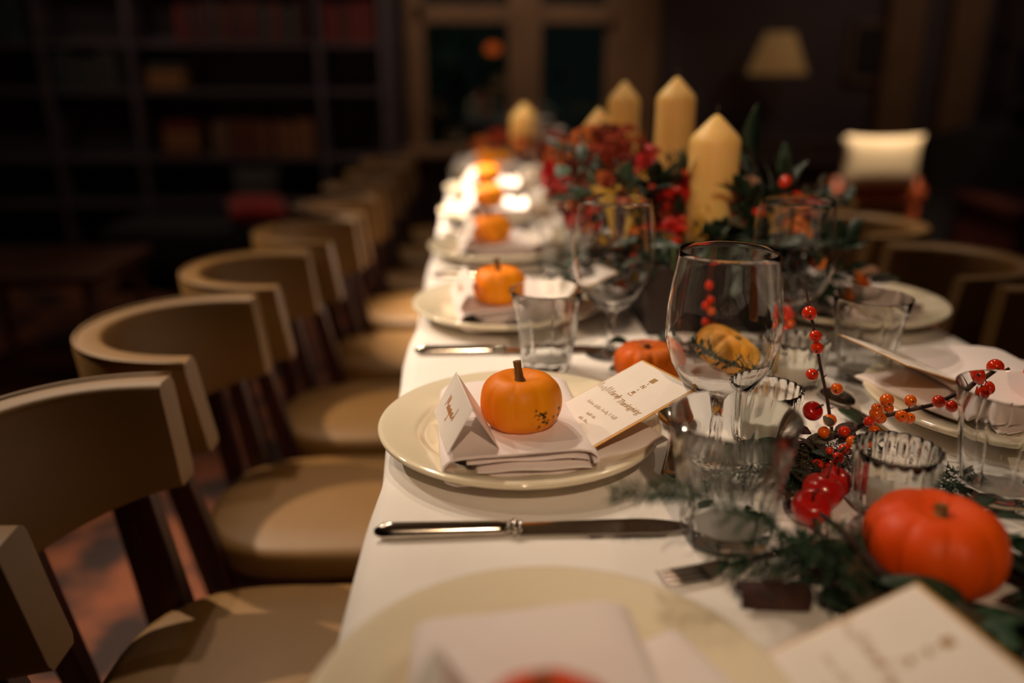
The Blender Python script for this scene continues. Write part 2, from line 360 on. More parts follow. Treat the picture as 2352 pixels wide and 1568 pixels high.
# ------------------------------------------------------------------ left lounge bits
M_red = mat('red_velvet', '8E1210', 'A01814', 30, .8, sheen=.3)
M_dk = mat('dark_upholstery', '151112', '1C1718', 10, .8)
def cushion(name, m, lab, loc, size, rot, par=None, cat='cushion'):
    V = []; n = 14; mb = MB()
    for s in (1, -1):
        g = []
        for i in range(n + 1):
            for j in range(n + 1):
                u = i / n * 2 - 1; v = j / n * 2 - 1
                k = (1 - abs(u) ** 2.6) * (1 - abs(v) ** 2.6)
                pin = 1 - .10 * (1 - u * u) * (abs(v) ** 6) ; pin2 = 1 - .10 * (1 - v * v) * (abs(u) ** 6)
                g.append((u * size[0] / 2 * pin2, v * size[1] / 2 * pin, s * size[2] / 2 * max(0, k) ** .45))
        mb.add(g, [(i * (n + 1) + j, (i + 1) * (n + 1) + j, (i + 1) * (n + 1) + j + 1, i * (n + 1) + j + 1) for i in range(n) for j in range(n)])
    o = mb.build(name, m, par, loc=loc, rot=rot)
    if par is None: tag(o, lab, cat)
    return o
so = thing('ottoman', 'dark upholstered bench before the bookcase', 'bench', (-1.25, 4.62, 0))
MB().box(-.75, .6, -.22, .3, .12, .36).build('seat', M_dk, so, bevel=.03)
for x in (-.68, .53):
    for y in (-.15, .23): MB().box(x - .02, x + .02, y - .02, y + .02, 0, .13).build('leg', M_wood, so, smooth=False)
cushion('throw_pillow', M_red, 'red throw pillow lying on the dark bench', (-1.20, 4.56, .435), (.32, .3, .12), (.15, .05, .3))
cushion('throw_pillow', mat('grey_cloth', '2E2A28', '38332F', 20, .85), 'small grey pillow leaning behind the red pillow', (-1.26, 4.80, .515), (.28, .24, .10), (1.2, 0, .1))
st = thing('side_table', 'low dark wooden side table in the shadows left of the chairs', 'side table', (-1.75, 3.3, 0))
M_woodl = mat('brown_wood', '4A2818', '5A3320', 7, .5, kind='wave', stretch=(1, .2, 1))
MB().box(-.34, .34, -.28, .28, .40, .44).build('table_top', M_woodl, st, bevel=.006)
for x in (-.3, .3):
    for y in (-.24, .24): MB().tube([(x, y, 0), (x * .95, y * .95, .40)], [.014, .022], 8).build('leg', M_woodl, st)
# ------------------------------------------------------------------ right side furniture
lp = at(1780, 170, 5.45)
sb = thing('console_table', 'long dark wooden console along the back wall, carrying the table lamp', 'console', (1.85, 5.4, 0))
MB().box(-.7, .58, -.2, .2, .70, .74).build('top', M_shelf, sb, bevel=.005)
MB().box(-.66, .54, -.17, .17, .58, .70).build('apron', M_shelf, sb, smooth=False)
for x in (-.64, .52):
    for y in (-.15, .15): MB().box(x - .025, x + .025, y - .025, y + .025, 0, .58).build('leg', M_shelf, sb, smooth=False)
tl = thing('table_lamp', 'table lamp with cream cone shade glowing faintly on the console', 'lamp', (lp.x, 5.42, .741))
z0 = lp.z - .741
m_sh = mat('cream_lampshade', 'B79468', 'C2A075', 20, .8)
bb = m_sh.node_tree.nodes['Principled BSDF']; bb.inputs['Emission Color'].default_value = lin('B9884E'); bb.inputs['Emission Strength'].default_value = 0.16
sh = MB().lathe([(.185, z0), (.088, z0 + .245), (.085, z0 + .245), (.182, z0)], 32, closed=True).build('lamp_shade', m_sh, tl)
MB().lathe([(0, 0), (.08, 0), (.075, .02), (.03, .04), (.05, .12), (.06, .2), (.025, .28), (.012, .32), (.012, z0 + .05), (0, z0 + .05)], 24).build('lamp_base', M_shelf, tl)
pf = thing('picture_frame', 'small dim framed picture hanging between lamp and pilaster', 'picture', (at(2000, 120, 5.68).x, 5.69, at(2000, 120, 5.68).z))
MB().box(-.13, .13, -.02, .0, -.17, .17).build('picture', mat('faded_print', '201A1A', '2C2422', 12, .6), pf, smooth=False)
fm = MB()
for a in [(-.15, -.12, -.19, .19), (.12, .15, -.19, .19), (-.15, .15, -.19, -.16), (-.15, .15, .16, .19)]: fm.box(a[0], a[1], -.03, .0, a[2], a[3])
fm.build('frame', M_frame, pf, smooth=False)
M_orw = mat('orange_brown_wood', '8A3A18', '9C4820', 8, .45, kind='wave', stretch=(1, 1, .2))
M_crm = mat('cream_upholstery', 'D9C097', 'E0C8A2', 10, .8, bump=.1)
ac = thing('wooden_armchair', 'orange brown wooden armchair with cream back cushion beyond the table', 'armchair', (2.03, 4.25, 0), (0, 0, 0))
for sx in (-.2, .21):
    MB().tube([(sx, 0, 0), (sx, 0, .45), (sx, .02, .62)], [.02, .026, .022], 8).build('leg', M_orw, ac)
    MB().tube([(sx, .42, 0), (sx, .42, .44)], [.018, .024], 8).build('leg', M_orw, ac)
MB().box(-.24, .25, -.025, .035, .50, .575).build('back_rail', M_orw, ac, bevel=.008)
MB().box(-.22, .23, .03, .44, .40, .44).build('seat_rail', M_orw, ac, bevel=.006)
cushion('back_cushion', M_crm, None, (0.005, .0, .705), (.42, .27, .14), (PI / 2, 0, 0), ac)
cushion('seat_cushion', M_crm, None, (0.005, .24, .47), (.42, .38, .09), (0, 0, 0), ac)
tc_ = thing('club_chair', 'dark round-backed club chair in the shadow behind the wooden armchair', 'armchair', (2.84, 4.92, 0), (0, 0, PI))
mb = MB()
for k in range(13):
    pass
arc = [(.34 * math.cos(a), .32 * math.sin(a)) for a in [PI * (-.1 + 1.2 * k / 16) for k in range(17)]]
V = []; Fc = []
for i, (x, y) in enumerate(arc):
    h_ = .62 + .22 * max(0, math.sin(PI * i / 16)) ; d = Vector((x, y, 0)).normalized()
    for (o_, z) in [(0, .12), (0, h_), (-.03, h_ + .03), (-.07, h_ + .03), (-.1, h_), (-.1, .12)]: V.append((x + d.x * o_, y + d.y * o_, z))
for i in range(16):
    for j in range(6): Fc.append((i * 6 + j, (i + 1) * 6 + j, (i + 1) * 6 + (j + 1) % 6, i * 6 + (j + 1) % 6))
Fc += [tuple(range(6)), tuple(range(96, 102))[::-1]]
MB().add(V, Fc).build('back_shell', M_dk, tc_, sharp=50)
MB().box(-.25, .25, -.28, .22, .2, .44).build('seat', M_dk, tc_, bevel=.03)
for x in (-.24, .24):
    for y in (-.22, .22): MB().tube([(x, y, 0), (x * .9, y * .9, .2)], [.012, .02], 8).build('leg', M_wood, tc_)
dk = thing('writing_desk', 'dark red wooden desk at the right edge behind the chairs', 'desk', (3.35, 4.25, 0))
M_rw = mat('mahogany', '2E120E', '3C1812', 5, .4, kind='wave', stretch=(.2, 1, 1))
MB().box(-.75, .75, -.3, .3, .47, .52).build('desk_top', M_rw, dk, bevel=.006)
MB().box(-.72, .72, -.27, .27, .06, .47).build('body', M_rw, dk, smooth=False)
for i in range(3):
    d_ = MB().box(-.68 + i * .46, -.26 + i * .46, -.285, -.27, .12, .42).build('drawer', M_rw, dk, smooth=False, bevel=.004)
    MB().sphere((-.47 + i * .46, -.295, .28), .014, 8, 6).build('knob', M_kraft, d_)
for x in (-.68, .68):
    for y in (-.23, .23): MB().box(x - .03, x + .03, y - .03, y + .03, 0, .06).build('foot', M_rw, dk, smooth=False)
rb = thing('bookcase', 'dark bookcase along the back wall at the right picture edge', 'bookcase', (3.85, RY1 - .3, 0))
MB().box(-.5, .5, .26, .29, 0, 2.5).build('back_panel', M_shelf, rb, smooth=False)
for z in (.06, .5, .95, 1.3, 1.68, 2.1, 2.5): MB().box(-.5, .5, 0, .26, z - .025, z).build('shelf', M_shelf, rb, smooth=False)
for x in (-.5, .47): MB().box(x, x + .03, -.01, .26, 0, 2.5).build('upright', M_shelf, rb, smooth=False)
for i in range(4):
    book('book', .05, .21 + .01 * (i % 3), .16, bkm[[5, 3, 1, 0][i]], '%s book, %s in the bookcase at the right edge' % (CN[[5, 3, 1, 0][i]], ordn(i)), (3.42 + i * .054, RY1 - .28, 1.301), group='books in the right bookcase')
# ------------------------------------------------------------------ the long table and its cloth
TX0, TX1, TY0, TY1 = -0.112, 0.775, -0.35, 4.15
tb = thing('banquet_table', 'long banquet table hidden under the white cloth', 'table', (0, 0, 0))
MB().box(TX0 + .012, TX1 - .012, TY0 + .012, TY1 - .012, .71, TZ - .004).build('table_top', M_wood, tb, smooth=False)
for x in (TX0 + .30, TX1 - .30):
    for y in (TY0 + .25, 2.035, TY1 - .10): MB().box(x - .03, x + .03, y - .03, y + .03, 0, .71).build('leg', M_wood, tb, smooth=False)
def cloth():
    V = []; Fc = []; NX, NY = 46, 230
    xs = [TX0 + (TX1 - TX0) * i / NX for i in range(NX + 1)]; ND = 10; drop = .26
    rows = []
    for j in range(NY + 1):
        y = TY0 + (TY1 - TY0) * j / NY; r = []
        wob = .0035 * math.sin(y * 9.3) + .002 * math.sin(y * 23 + 1)
        for i in range(ND, 0, -1):
            t = i / ND; fo = .018 * t * math.sin(y * 21 + 2 * math.sin(y * 3)); r.append((TX0 - .006 + wob - .02 * t - fo * .7, y, TZ - .006 - drop * t))
        for i, x in enumerate(xs):
            e = min(x - TX0, TX1 - x); z = TZ - (.0055 if e < 1e-6 else 0) + .0002 * math.sin(x * 31 + y * 9) + .0002 * math.sin(y * 27)
            xx = x + (wob if i == 0 else (-wob if i == NX else 0)); r.append((xx, y, z))
        for i in range(1, ND + 1):
            t = i / ND; fo = .018 * t * math.sin(y * 19 + 2 * math.sin(y * 4 + 1)); r.append((TX1 + .006 - wob + .02 * t + fo * .7, y, TZ - .006 - drop * t))
        rows.append(r)
    endr = []
    for i in range(1, 7):
        t = i / 6; endr.append([(x, TY1 + .006 + .012 * t * math.sin(x * 24), min(z, TZ - .006 - drop * t)) for (x, y, z) in rows[-1]])
    rows += endr; n = len(rows[0])
    for r in rows: V += r
    for j in range(len(rows) - 1):
        for i in range(n - 1): Fc.append((j * n + i, j * n + i + 1, (j + 1) * n + i + 1, (j + 1) * n + i))
    return mesh('tablecloth', V, Fc)
tag(link('tablecloth', cloth(), M_cloth), 'white linen tablecloth covering the long table', 'tablecloth')
# ------------------------------------------------------------------ chairs
def build_chair():
    t = thing('tub_chair', '', 'chair')
    # curved back pad
    n = 40; V = []; Fc = []; prof = 10
    for i in range(n + 1):
        th = -PI / 2 + PI * i / n
        c, s = math.cos(th), math.sin(th)
        cx = -.15 - .215 * (abs(c) ** .85); cy = .180 * s
        tx, ty = math.cos(th) * 0 - math.sin(th) * -1, math.cos(th)
        nrm = Vector((-.215 * c / .215, .18 * s / .18, 0)); nrm.normalize()
        lo_, hi_ = .60 - .065 * c, .75
        endf = max(0, abs(s) - .93) / .07
        for (off, z, fw) in [(-.018, lo_, 1), (.020, lo_, 1), (.024, lo_ + .01, 1), (.026, hi_ - .012, 0), (.020, hi_ - .002, 0), (-.012, hi_, 0), (-.018, hi_ - .004, 0), (-.020, hi_ - .012, 0), (-.02, (lo_ + hi_) / 2, .5), (-.022, lo_ + .01, 1)]:
            k = (hi_ - z) / (hi_ - lo_)
            lean = .018 * k
            V.append((cx + nrm.x * off + lean * c + .02 * k * (1 - c), cy * (1 - .06 * k) + nrm.y * off, z))
    for i in range(n):
        for j in range(prof): Fc.append((i * prof + j, i * prof + (j + 1) % prof, (i + 1) * prof + (j + 1) % prof, (i + 1) * prof + j))
    Fc += [tuple(range(prof)), tuple(range(n * prof, (n + 1) * prof))[::-1]]
    pad = MB().add(V, Fc).build('back_pad', M_leath, t, sharp=48)
    # piping seam along the rear top edge
    pts = []
    for i in range(n + 1):
        th = -PI / 2 + PI * i / n; c, s = math.cos(th), math.sin(th)
        nrm = Vector((-c, s, 0)); pts.append((-.15 - .215 * (abs(c) ** .85) + nrm.x * .022, .18 * s + nrm.y * .022, .749))
    MB().tube(pts, .003, 6).build('piping', M_leath, pad)
    # seat: rounded back, square front
    m2 = MB(); ring = []
    for k in range(40):
        a = 2 * PI * k / 40; ca, sa = math.cos(a), math.sin(a)
        e = .45 if ca > 0 else .8
        ring.append((math.copysign(abs(ca) ** e, ca) * .205, math.copysign(abs(sa) ** (.5 if ca > 0 else .75), sa) * .185))
    lay = [(.88, .355), (.97, .358), (1.0, .372), (1.0, .398), (.975, .409), (.90, .415), (.6, .42), (.25, .423)]
    V = []; Fc = []
    for sc, z in lay: V += [(x * sc, y * sc, z) for x, y in ring]
    for i in range(len(lay) - 1):
        for j in range(40): Fc.append((i * 40 + j, i * 40 + (j + 1) % 40, (i + 1) * 40 + (j + 1) % 40, (i + 1) * 40 + j))
    Fc += [tuple(range(40))[::-1], tuple(range(280, 320))]
    m2.add(V, Fc); m2.build('seat', M_leath, t)
    MB().box(-.17, .18, -.155, .155, .315, .357).build('seat_frame', M_wood, t, bevel=.006)
    def post(a, b, w0, w1):
        a, b = Vector(a), Vector(b); d = (b - a).normalized(); sx = Vector((1, 0, 0)); sy = Vector((0, 1, 0)); V = []
        for p, w_ in ((a, w0), ((a + b) / 2, (w0 + w1) / 2), (b, w1)):
            for u, v in ((-1, -1), (1, -1), (1, 1), (-1, 1)): V.append(p + sx * u * w_ + sy * v * w_ * .75)
        Fc = [(0, 3, 2, 1), (8, 9, 10, 11)] + [(k * 4 + j, k * 4 + (j + 1) % 4, k * 4 + 4 + (j + 1) % 4, k * 4 + 4 + j) for k in range(2) for j in range(4)]
        return MB().add(V, Fc)
    for s in (-1, 1):
        post((-.25, s * .13, 0), (-.338, s * .085, .575), .016, .022).build('rear_leg', M_wood, t, smooth=False, bevel=.003)
        post((-.15, s * .150, .33), (-.205, s * .172, .615), .020, .015).build('arm_support', M_wood, t, smooth=False, bevel=.003)
        post((.17, s * .15, 0), (.15, s * .135, .33), .014, .022).build('front_leg', M_wood, t, smooth=False, bevel=.003)
    return t
ch0 = build_chair()
LEFTCH = [(-.34, .42, 2), (-.298, .915, 0), (-.290, 1.385, -1), (-.262, 1.815, 1), (-.222, 2.25, -2), (-.205, 2.68, 1), (-.19, 3.11, 0), (-.175, 3.54, -1), (-.165, 3.97, 1)]
LN = ['cut by the lower left corner', 'second from the camera', 'third from the camera', 'fourth from the camera', 'fifth from the camera', 'sixth from the camera', 'seventh from the camera', 'eighth from the camera', 'farthest from the camera']
for i, (x, y, a) in enumerate(LEFTCH):
    o = ch0 if i == 0 else copytree(ch0)
    o.location = (x, y, 0); o.rotation_euler = (0, 0, math.radians(a)); o.scale = (1, [1.1, 1.13, 1.0, .96, .96, .96, .96, .96, .96][i], 1)
    tag(o, 'tan leather tub chair left of the table, ' + LN[i], 'chair', 'tub chairs along the table')
RN = ['at the right picture edge', 'behind the right-hand plates', 'just beyond the right-hand bouquet', 'mostly hidden by the flowers']
for i, (x, y, a) in enumerate([(.89, 1.41, 180), (.855, 1.84, 178), (.85, 2.28, 182), (.84, 2.72, 180)]):
    o = copytree(ch0); o.location = (x, y, 0); o.rotation_euler = (0, 0, math.radians(a)); o.scale = (1, .95, 1)
    tag(o, 'tan leather tub chair right of the table, ' + RN[i], 'chair', 'tub chairs along the table')
# ------------------------------------------------------------------ tableware builders (all at table height, local origin on the cloth)
def plate_mesh():
    pr = [(0, .0005), (.095, .0005), (.098, .004), (.112, .010), (.140, .0185), (.158, .0225), (.1625, .0255), (.1630, .0285), (.1610, .0305), (.157, .0305), (.150, .0285), (.1230, .0240), (.1170, .0215), (.1120, .0160), (.1060, .0130), (.095, .0122), (.05, .012), (0, .012)]
    return MB().lathe(pr, 96).me('plate')
ME_plate = plate_mesh()
def pumpkin_meshes(R, H, ribs, depth, seed, tall=1.0, stem_h=.017, stem_r=.006, lean=(.1, .2)):
    rnd = random.Random(seed); n = ribs * 10; prof = []
    for i in range(25):
        a = -PI / 2 + PI * i / 24
        r = R * abs(math.cos(a)) ** .62; z = H / 2 * (math.copysign(abs(math.sin(a)) ** .9, math.sin(a)))
        dip = math.exp(-(r / (R * .34)) ** 2)
        z += (-dip * H * .16 if a > 0 else dip * H * .10)
        prof.append((r, z + H / 2))
    zmin = min(z for r, z in prof); prof = [(r, z - zmin) for r, z in prof]
    ph = [rnd.uniform(-.25, .25) for _ in range(ribs)]; am = [rnd.uniform(.7, 1.2) for _ in range(ribs)]
    def mod(t, i):
        k = t / (2 * PI) * ribs; c = int(k) % ribs; u = abs((k % 1) - .5) * 2
        return 1 - depth * am[c] * (u ** 3) + .03 * math.sin(t + seed) + .015 * math.sin(2 * t + seed * 2)
    body = MB().lathe(prof, n, mod).me('body')
    top = prof[-1][1]
    L = Vector((lean[0], lean[1], 1)) * stem_h
    b = Vector((0, 0, top - .002))
    pts = [b, b + L * .12, b + L * .3, b + L * .65, b + L * 1.0]
    m = MB(); m.tube(pts, [stem_r * 1.9, stem_r * 1.45, stem_r, stem_r * .85, stem_r * .95], 10)
    return body, m.me('stem', sharp=60)
PUMP_A = pumpkin_meshes(.0435, .062, 9, .045, 1, stem_h=.025, stem_r=.0048, lean=(-.1, .15))
PUMP_B = pumpkin_meshes(.047, .056, 9, .10, 2, stem_h=.009, stem_r=.005)
PUMP_C = pumpkin_meshes(.057, .074, 9, .085, 5, stem_h=.012, stem_r=.006)
def pumpkin(kind, m, label, loc, rz=0, tilt=(0, 0), sc=1.0, group='small pumpkins on the table'):
    t = thing('mini_pumpkin', label, 'pumpkin', loc, (tilt[0], tilt[1], rz), group); t.scale = (sc,) * 3
    body, st_ = kind
    bo = link('body', body, None, t)
    if not body.materials: body.materials.append(m)
    bo.material_slots[0].link = 'OBJECT'; bo.material_slots[0].material = m
    link('stem', st_, M_stem, t); return t
# napkin: folded cotton, local origin at plate centre (bottom z = 0)
def slab(x0, x1, y0, y1, z0, th, seed, dome=0.0, skew=0.0, edge=1.0):
    rnd = random.Random(seed); NX, NY = 26, 26; g = {}
    a1, a2, a3 = rnd.uniform(0, 6), rnd.uniform(0, 6), rnd.uniform(0, 6); V = []; Fc = []
    for s in (1, -1):
        for i in range(NX + 1):
            for j in range(NY + 1):
                u = i / NX * 2 - 1; v = j / NY * 2 - 1
                us = math.sin(u * PI / 2); vs = math.sin(v * PI / 2)
                k = (max(0, 1 - abs(us) ** 14) * max(0, 1 - abs(vs) ** 9)) ** .5
                x = (x0 + x1) / 2 + us * (x1 - x0) / 2 + skew * vs; y = (y0 + y1) / 2 + vs * (y1 - y0) / 2
                wv = .0012 * math.sin(x * 60 + a1) * math.cos(y * 25 + a2) + .0008 * math.sin(x * 95 + a3)
                wy = .0016 * math.sin(x * 45 + a2) * (1 if vs < 0 else .5)
                z = z0 + th / 2 + s * k * th / 2 + wv + dome * (1 - us * us) * (.35 + .65 * (1 - vs) / 2)
                V.append((x, y + wy * edge, z))
    n = (NX + 1) * (NY + 1)
    for s in (0, 1):
        for i in range(NX):
            for j in range(NY):
                q = [s * n + i * (NY + 1) + j, s * n + (i + 1) * (NY + 1) + j, s * n + (i + 1) * (NY + 1) + j + 1, s * n + i * (NY + 1) + j + 1]
                Fc.append(tuple(q if s == 0 else q[::-1]))
    return MB().add(V, Fc)
def sheet(profile, y0, y1, th, seed, fl=.003):
    rnd = random.Random(seed); n = len(profile); NY = 22; V = []; Fc = []
    P2 = [Vector((p[0], 0, p[1])) for p in profile]
    N2 = []
    for i in range(n):
        d = (P2[min(i + 1, n - 1)] - P2[max(i - 1, 0)]).normalized(); N2.append(Vector((-d.z, 0, d.x)))
    for s in (.5, -.5):
        for j in range(NY + 1):
            v = j / NY; y = y0 + (y1 - y0) * v
            for i in range(n):
                p = P2[i] + N2[i] * th * s
                V.append((p.x + fl * .5 * math.sin(v * 5 + i * .2), y + fl * math.sin(i * .45 + 1), p.z + .0012 * math.sin(v * 7 + i * .5)))
    N = (NY + 1) * n
    for j in range(NY):
        for i in range(n - 1):
            Fc.append((j * n + i, j * n + i + 1, (j + 1) * n + i + 1, (j + 1) * n + i)); Fc.append((N + (j + 1) * n + i, N + (j + 1) * n + i + 1, N + j * n + i + 1, N + j * n + i))
    for j in range(NY): Fc += [(j * n, (j + 1) * n, N + (j + 1) * n, N + j * n), (j * n + n - 1, N + j * n + n - 1, N + (j + 1) * n + n - 1, (j + 1) * n + n - 1)]
    for i in range(n - 1): Fc += [(i, N + i, N + i + 1, i + 1), (NY * n + i, NY * n + i + 1, N + NY * n + i + 1, N + NY * n + i)]
    return MB().add(V, Fc)
def make_napkin():
    t = thing('napkin', '', 'napkin')
    # wrap: bottom, round the left side, over the top; bulges on the left like an open pocket
    YF = -.130
    pr = [(.062, .0026), (.03, .002), (-.03, .002), (-.06, .0025), (-.078, .0045), (-.0885, .009), (-.0915, .015), (-.0895, .021), (-.083, .0265), (-.072, .0305), (-.05, .0345), (-.025, .0365), (0, .0370), (.03, .0360), (.05, .0345), (.062, .0325), (.0675, .0295), (.068, .0265), (.062, .0245)]
    prf = []
    for a, b in zip(pr, pr[1:]):
        prf += [a, ((a[0] + b[0]) / 2, (a[1] + b[1]) / 2)]
    prf.append(pr[-1])
    sheet(prf, YF, .080, .0022, 3).build('outer_fold', M_nap, t, sharp=50)
    slab(-.058, .064, -.1390, .07, .0042, .0088, 5, .001, skew=.004).build('inner_fold', M_nap, t)
    slab(-.056, .062, -.1345, .07, .0132, .0082, 6, .002).build('inner_fold', M_nap, t)
    slab(-.066, .060, -.1285, .07, .0218, .0062, 7, .002).build('inner_fold', M_nap, t)
    f = slab(-.06, .078, -.072, .085, -.0004, .0125, 9, .0005); f.xf(Matrix.Translation((.058, -.035, .0065)) @ Matrix.Rotation(math.radians(21), 4, 'Z') @ Matrix.Rotation(math.radians(-3), 4, 'Y'))
    f.build('lower_fold', M_nap, t)
    return t
def make_menu():
    # local: x along the length towards the printed head, y across, z up; origin at the tucked end's front corner
    t = thing('menu_card', '', 'menu')
    Lm, Wm = .166, .115
    b = MB().box(0, Lm, 0, Wm, -.0012, -.0002).build('gold_backing', M_kraft, t, smooth=False)
    pg = MB().box(.002, Lm - .0030, .0030, Wm - .002, -.0002, .0005).build('card_face', M_card, t, smooth=False)
    zt = .00062
    Rz = Matrix.Rotation(-PI / 2, 4, 'Z')
    def put(nm, me, x, y): return link(nm, me, M_ink, pg, (x, y, zt), (0, 0, -PI / 2))
    put('headline', text_mesh('Family', .0115, .35, .82), Lm - .064, Wm * .635)
    sc = scribble([5], .010, 5); sc.build('headline_word', M_ink, pg, smooth=False, loc=(Lm - .066, Wm * .83, zt), rot=(0, 0, -PI / 2))
    put('headline', text_mesh('Thanksgiving', .0115, .35, .82), Lm - .068, Wm * .315)
    for k, (wd, hh, dx) in enumerate([([6, 5, 5, 1, 4], .0050, .092), ([5, 3], .0042, .106), ([4, 4], .0042, .116), ([4, 6, 4], .0042, .126), ([5, 3, 4], .0042, .136)]):
        scribble(wd, hh, 20 + k, .00022).build('text_line', M_ink, pg, smooth=False, loc=(Lm - dx, Wm * .5, zt), rot=(0, 0, -PI / 2))
    # emblem column: block, dash, letter, dash, small block, bracket
    y0 = Wm * .5
    MB().box(-.0042, .0042, -.0042, .0042, 0, .0002).build('emblem', M_ink, pg, smooth=False, loc=(Lm - .021, y0, zt - .0001))
    for dx in (.0285, .0425): MB().box(-.0016, .0016, -.0006, .0006, 0, .0002).build('emblem', M_ink, pg, smooth=False, loc=(Lm - dx, y0, zt - .0001))
    put('emblem', text_mesh('N', .0085, 0, 1, bold=.0003), Lm - .0355, y0)
    MB().box(-.0022, .0022, -.0026, .0026, 0, .0002).build('emblem', M_ink, pg, smooth=False, loc=(Lm - .0485, y0, zt - .0001))
    br = MB(); br.box(-.0004, .0004, -.0042, .0042, 0, .0002).box(0, .0024, -.0042, -.0034, 0, .0002).box(0, .0024, .0034, .0042, 0, .0002)
    br.build('emblem', M_ink, pg, smooth=False, loc=(Lm - .0540, y0, zt - .0001))
    return t
def make_tent():
    # ridge along +y, local origin under the middle of the ridge
    t = thing('place_card', '', 'place card')
    L2, Hh, wl, wr = .055, .0455, .026, .027
    th = .0005
    def face(x0, nx):
        V = [(x0, -L2, 0), (x0, L2, 0), (0, L2, Hh), (0, -L2, Hh), (x0 + nx, -L2, 0), (x0 + nx, L2, 0), (0 + nx, L2, Hh - .0003), (0 + nx, -L2, Hh - .0003)]
        return MB().add(V, [(0, 1, 2, 3), (7, 6, 5, 4), (0, 4, 5, 1), (2, 6, 7, 3), (0, 3, 7, 4), (1, 5, 6, 2)])
    lf = face(-wl, th * 1.3).build('card_panel', M_card, t, smooth=False)
    face(wr, -th * 1.3).build('card_panel', M_card, t, smooth=False)
    # handwriting on the left panel, reading from the far end to the near end
    s = MB()
    def stroke(pts, wdt=.00055):
        for a, b in zip(pts, pts[1:]):
            a = Vector((*a, 0)); b = Vector((*b, 0)); d = b - a; n = Vector((-d.y, d.x, 0)).normalized() * wdt; s.add([a - n, b - n, b + n, a + n], [(0, 1, 2, 3)])
    stroke([(-.026, -.001), (-.024, .014), (-.021, .003), (-.018, .014), (-.016, 0)])
    x = -.016
    for k in range(9):
        h_ = .0055 + .001 * (k % 3); stroke([(x, 0), (x + .0014, h_), (x + .0022, .001), (x + .0034, 0)]); x += .0034
        if k == 4: stroke([(x, .004), (x - .001, -.009), (x - .003, -.006)])
    stroke([(x, 0), (x + .004, .0055), (x + .005, 0), (x + .007, .016), (x + .0055, 0)])
    sl = math.atan2(Hh, wl); nrm = Vector((-math.sin(sl), 0, math.cos(sl)))
    ex = Vector((0, -1, 0)); ey = Vector((math.cos(sl), 0, math.sin(sl)))
    M4 = Matrix(((ex.x, ey.x, nrm.x, -wl * .62), (ex.y, ey.y, nrm.y, .004), (ex.z, ey.z, nrm.z, Hh * .38), (0, 0, 0, 1)))
    s.xf(Matrix.Translation(nrm * .0003) @ M4)
    s.build('handwritten_name', M_inko, lf, smooth=False)
    return t
def make_knife():
    # lies along +x, handle end at x = 0, length .300
    t = thing('dinner_knife', '', 'knife')
    pts = []; rad = []
    for k in range(15):
        u = k / 14; pts.append((.002 + .126 * u, 0, .0062)); rad.append((.0088 - .0016 * u) * min(1, (math.sin(min(1, (u + .02) * 9) * PI / 2))) * (1 if u < .97 else .9))
    MB().tube(pts, rad, 14, squash=.62).build('handle', M_steel, t)
    cm = MB()
    for x_, r_ in ((.128, .0075), (.1335, .0098), (.139, .0075)): cm.sphere((x_, 0, .0066), r_, 14, 10, (.45, 1, .85))
    cm.build('collar', M_steel, t)
    V = []; Fc = []; nb = 20
    for k in range(nb + 1):
        u = k / nb; x_ = .138 + .162 * u
        wb_ = .0085 * (1 + .25 * math.sin(u * PI * .7)) * (1 - max(0, u - .72) / .28 * .85 * max(0, u - .72) / .28); ctr = -.003 * max(0, u - .7) / .3
        for yy, zz in ((-wb_, .0035), (0, .0060), (wb_, .0065), (wb_, .0052), (0, .0042), (-wb_, .0030)): V.append((x_, yy + ctr, zz))
    for k in range(nb):
        for j in range(6): Fc.append((k * 6 + j, k * 6 + (j + 1) % 6, (k + 1) * 6 + (j + 1) % 6, (k + 1) * 6 + j))
    Fc += [tuple(range(6)), tuple(range(nb * 6, nb * 6 + 6))[::-1]]
    MB().add(V, Fc).build('blade', M_steel, t, sharp=35)
    return t
def cutlery_handle(x0, x1, w_end=.0145, w_mid=.0042):
    V = []; Fc = []; n = 20
    for k in range(n + 1):
        u = k / n; x_ = x0 + (x1 - x0) * u
        wd = w_mid + (w_end - w_mid) * max(0, u - .25) ** 1.3 / .75 ** 1.3
        if u > .93: wd *= math.sqrt(max(.02, 1 - ((u - .93) / .07) ** 2))
        z = .0035 + .010 * math.sin(PI * (1 - u)) * .6 + .001
        for yy, zz in ((-wd, z), (-wd * .6, z + .0022), (wd * .6, z + .0022), (wd, z), (wd * .6, z - .0012), (-wd * .6, z - .0012)): V.append((x_, yy, zz))
    for k in range(n):
        for j in range(6): Fc.append((k * 6 + j, k * 6 + (j + 1) % 6, (k + 1) * 6 + (j + 1) % 6, (k + 1) * 6 + j))
    Fc += [tuple(range(6)), tuple(range(n * 6, n * 6 + 6))[::-1]]
    return MB().add(V, Fc)
def make_fork(L=.19):
    t = thing('dessert_fork', '', 'fork')
    cutlery_handle(.062, L).build('handle', M_steel, t)
    V = []; Fc = []
    for k in range(7):
        u = k / 6; x_ = .040 + .024 * u; wd = .0125 - .0085 * u ** 1.5; z = .004 + .006 * u
        V += [(x_, -wd, z), (x_, 0, z - .001), (x_, wd, z), (x_, wd, z - .002), (x_, 0, z - .003), (x_, -wd, z - .002)]
    for k in range(6):
        for j in range(6): Fc.append((k * 6 + j, k * 6 + (j + 1) % 6, (k + 1) * 6 + (j + 1) % 6, (k + 1) * 6 + j))
    Fc += [tuple(range(6)), tuple(range(36, 42))[::-1]]
    MB().add(V, Fc).build('fork_root', M_steel, t, sharp=40)
    for k in range(4):
        y = -.0102 + k * .0068
        MB().tube([(.042, y, .0035), (.02, y, .0035), (.0, y * .95, .0055)], [.0021, .002, .0012], 6).build('tine', M_steel, t)
    return t
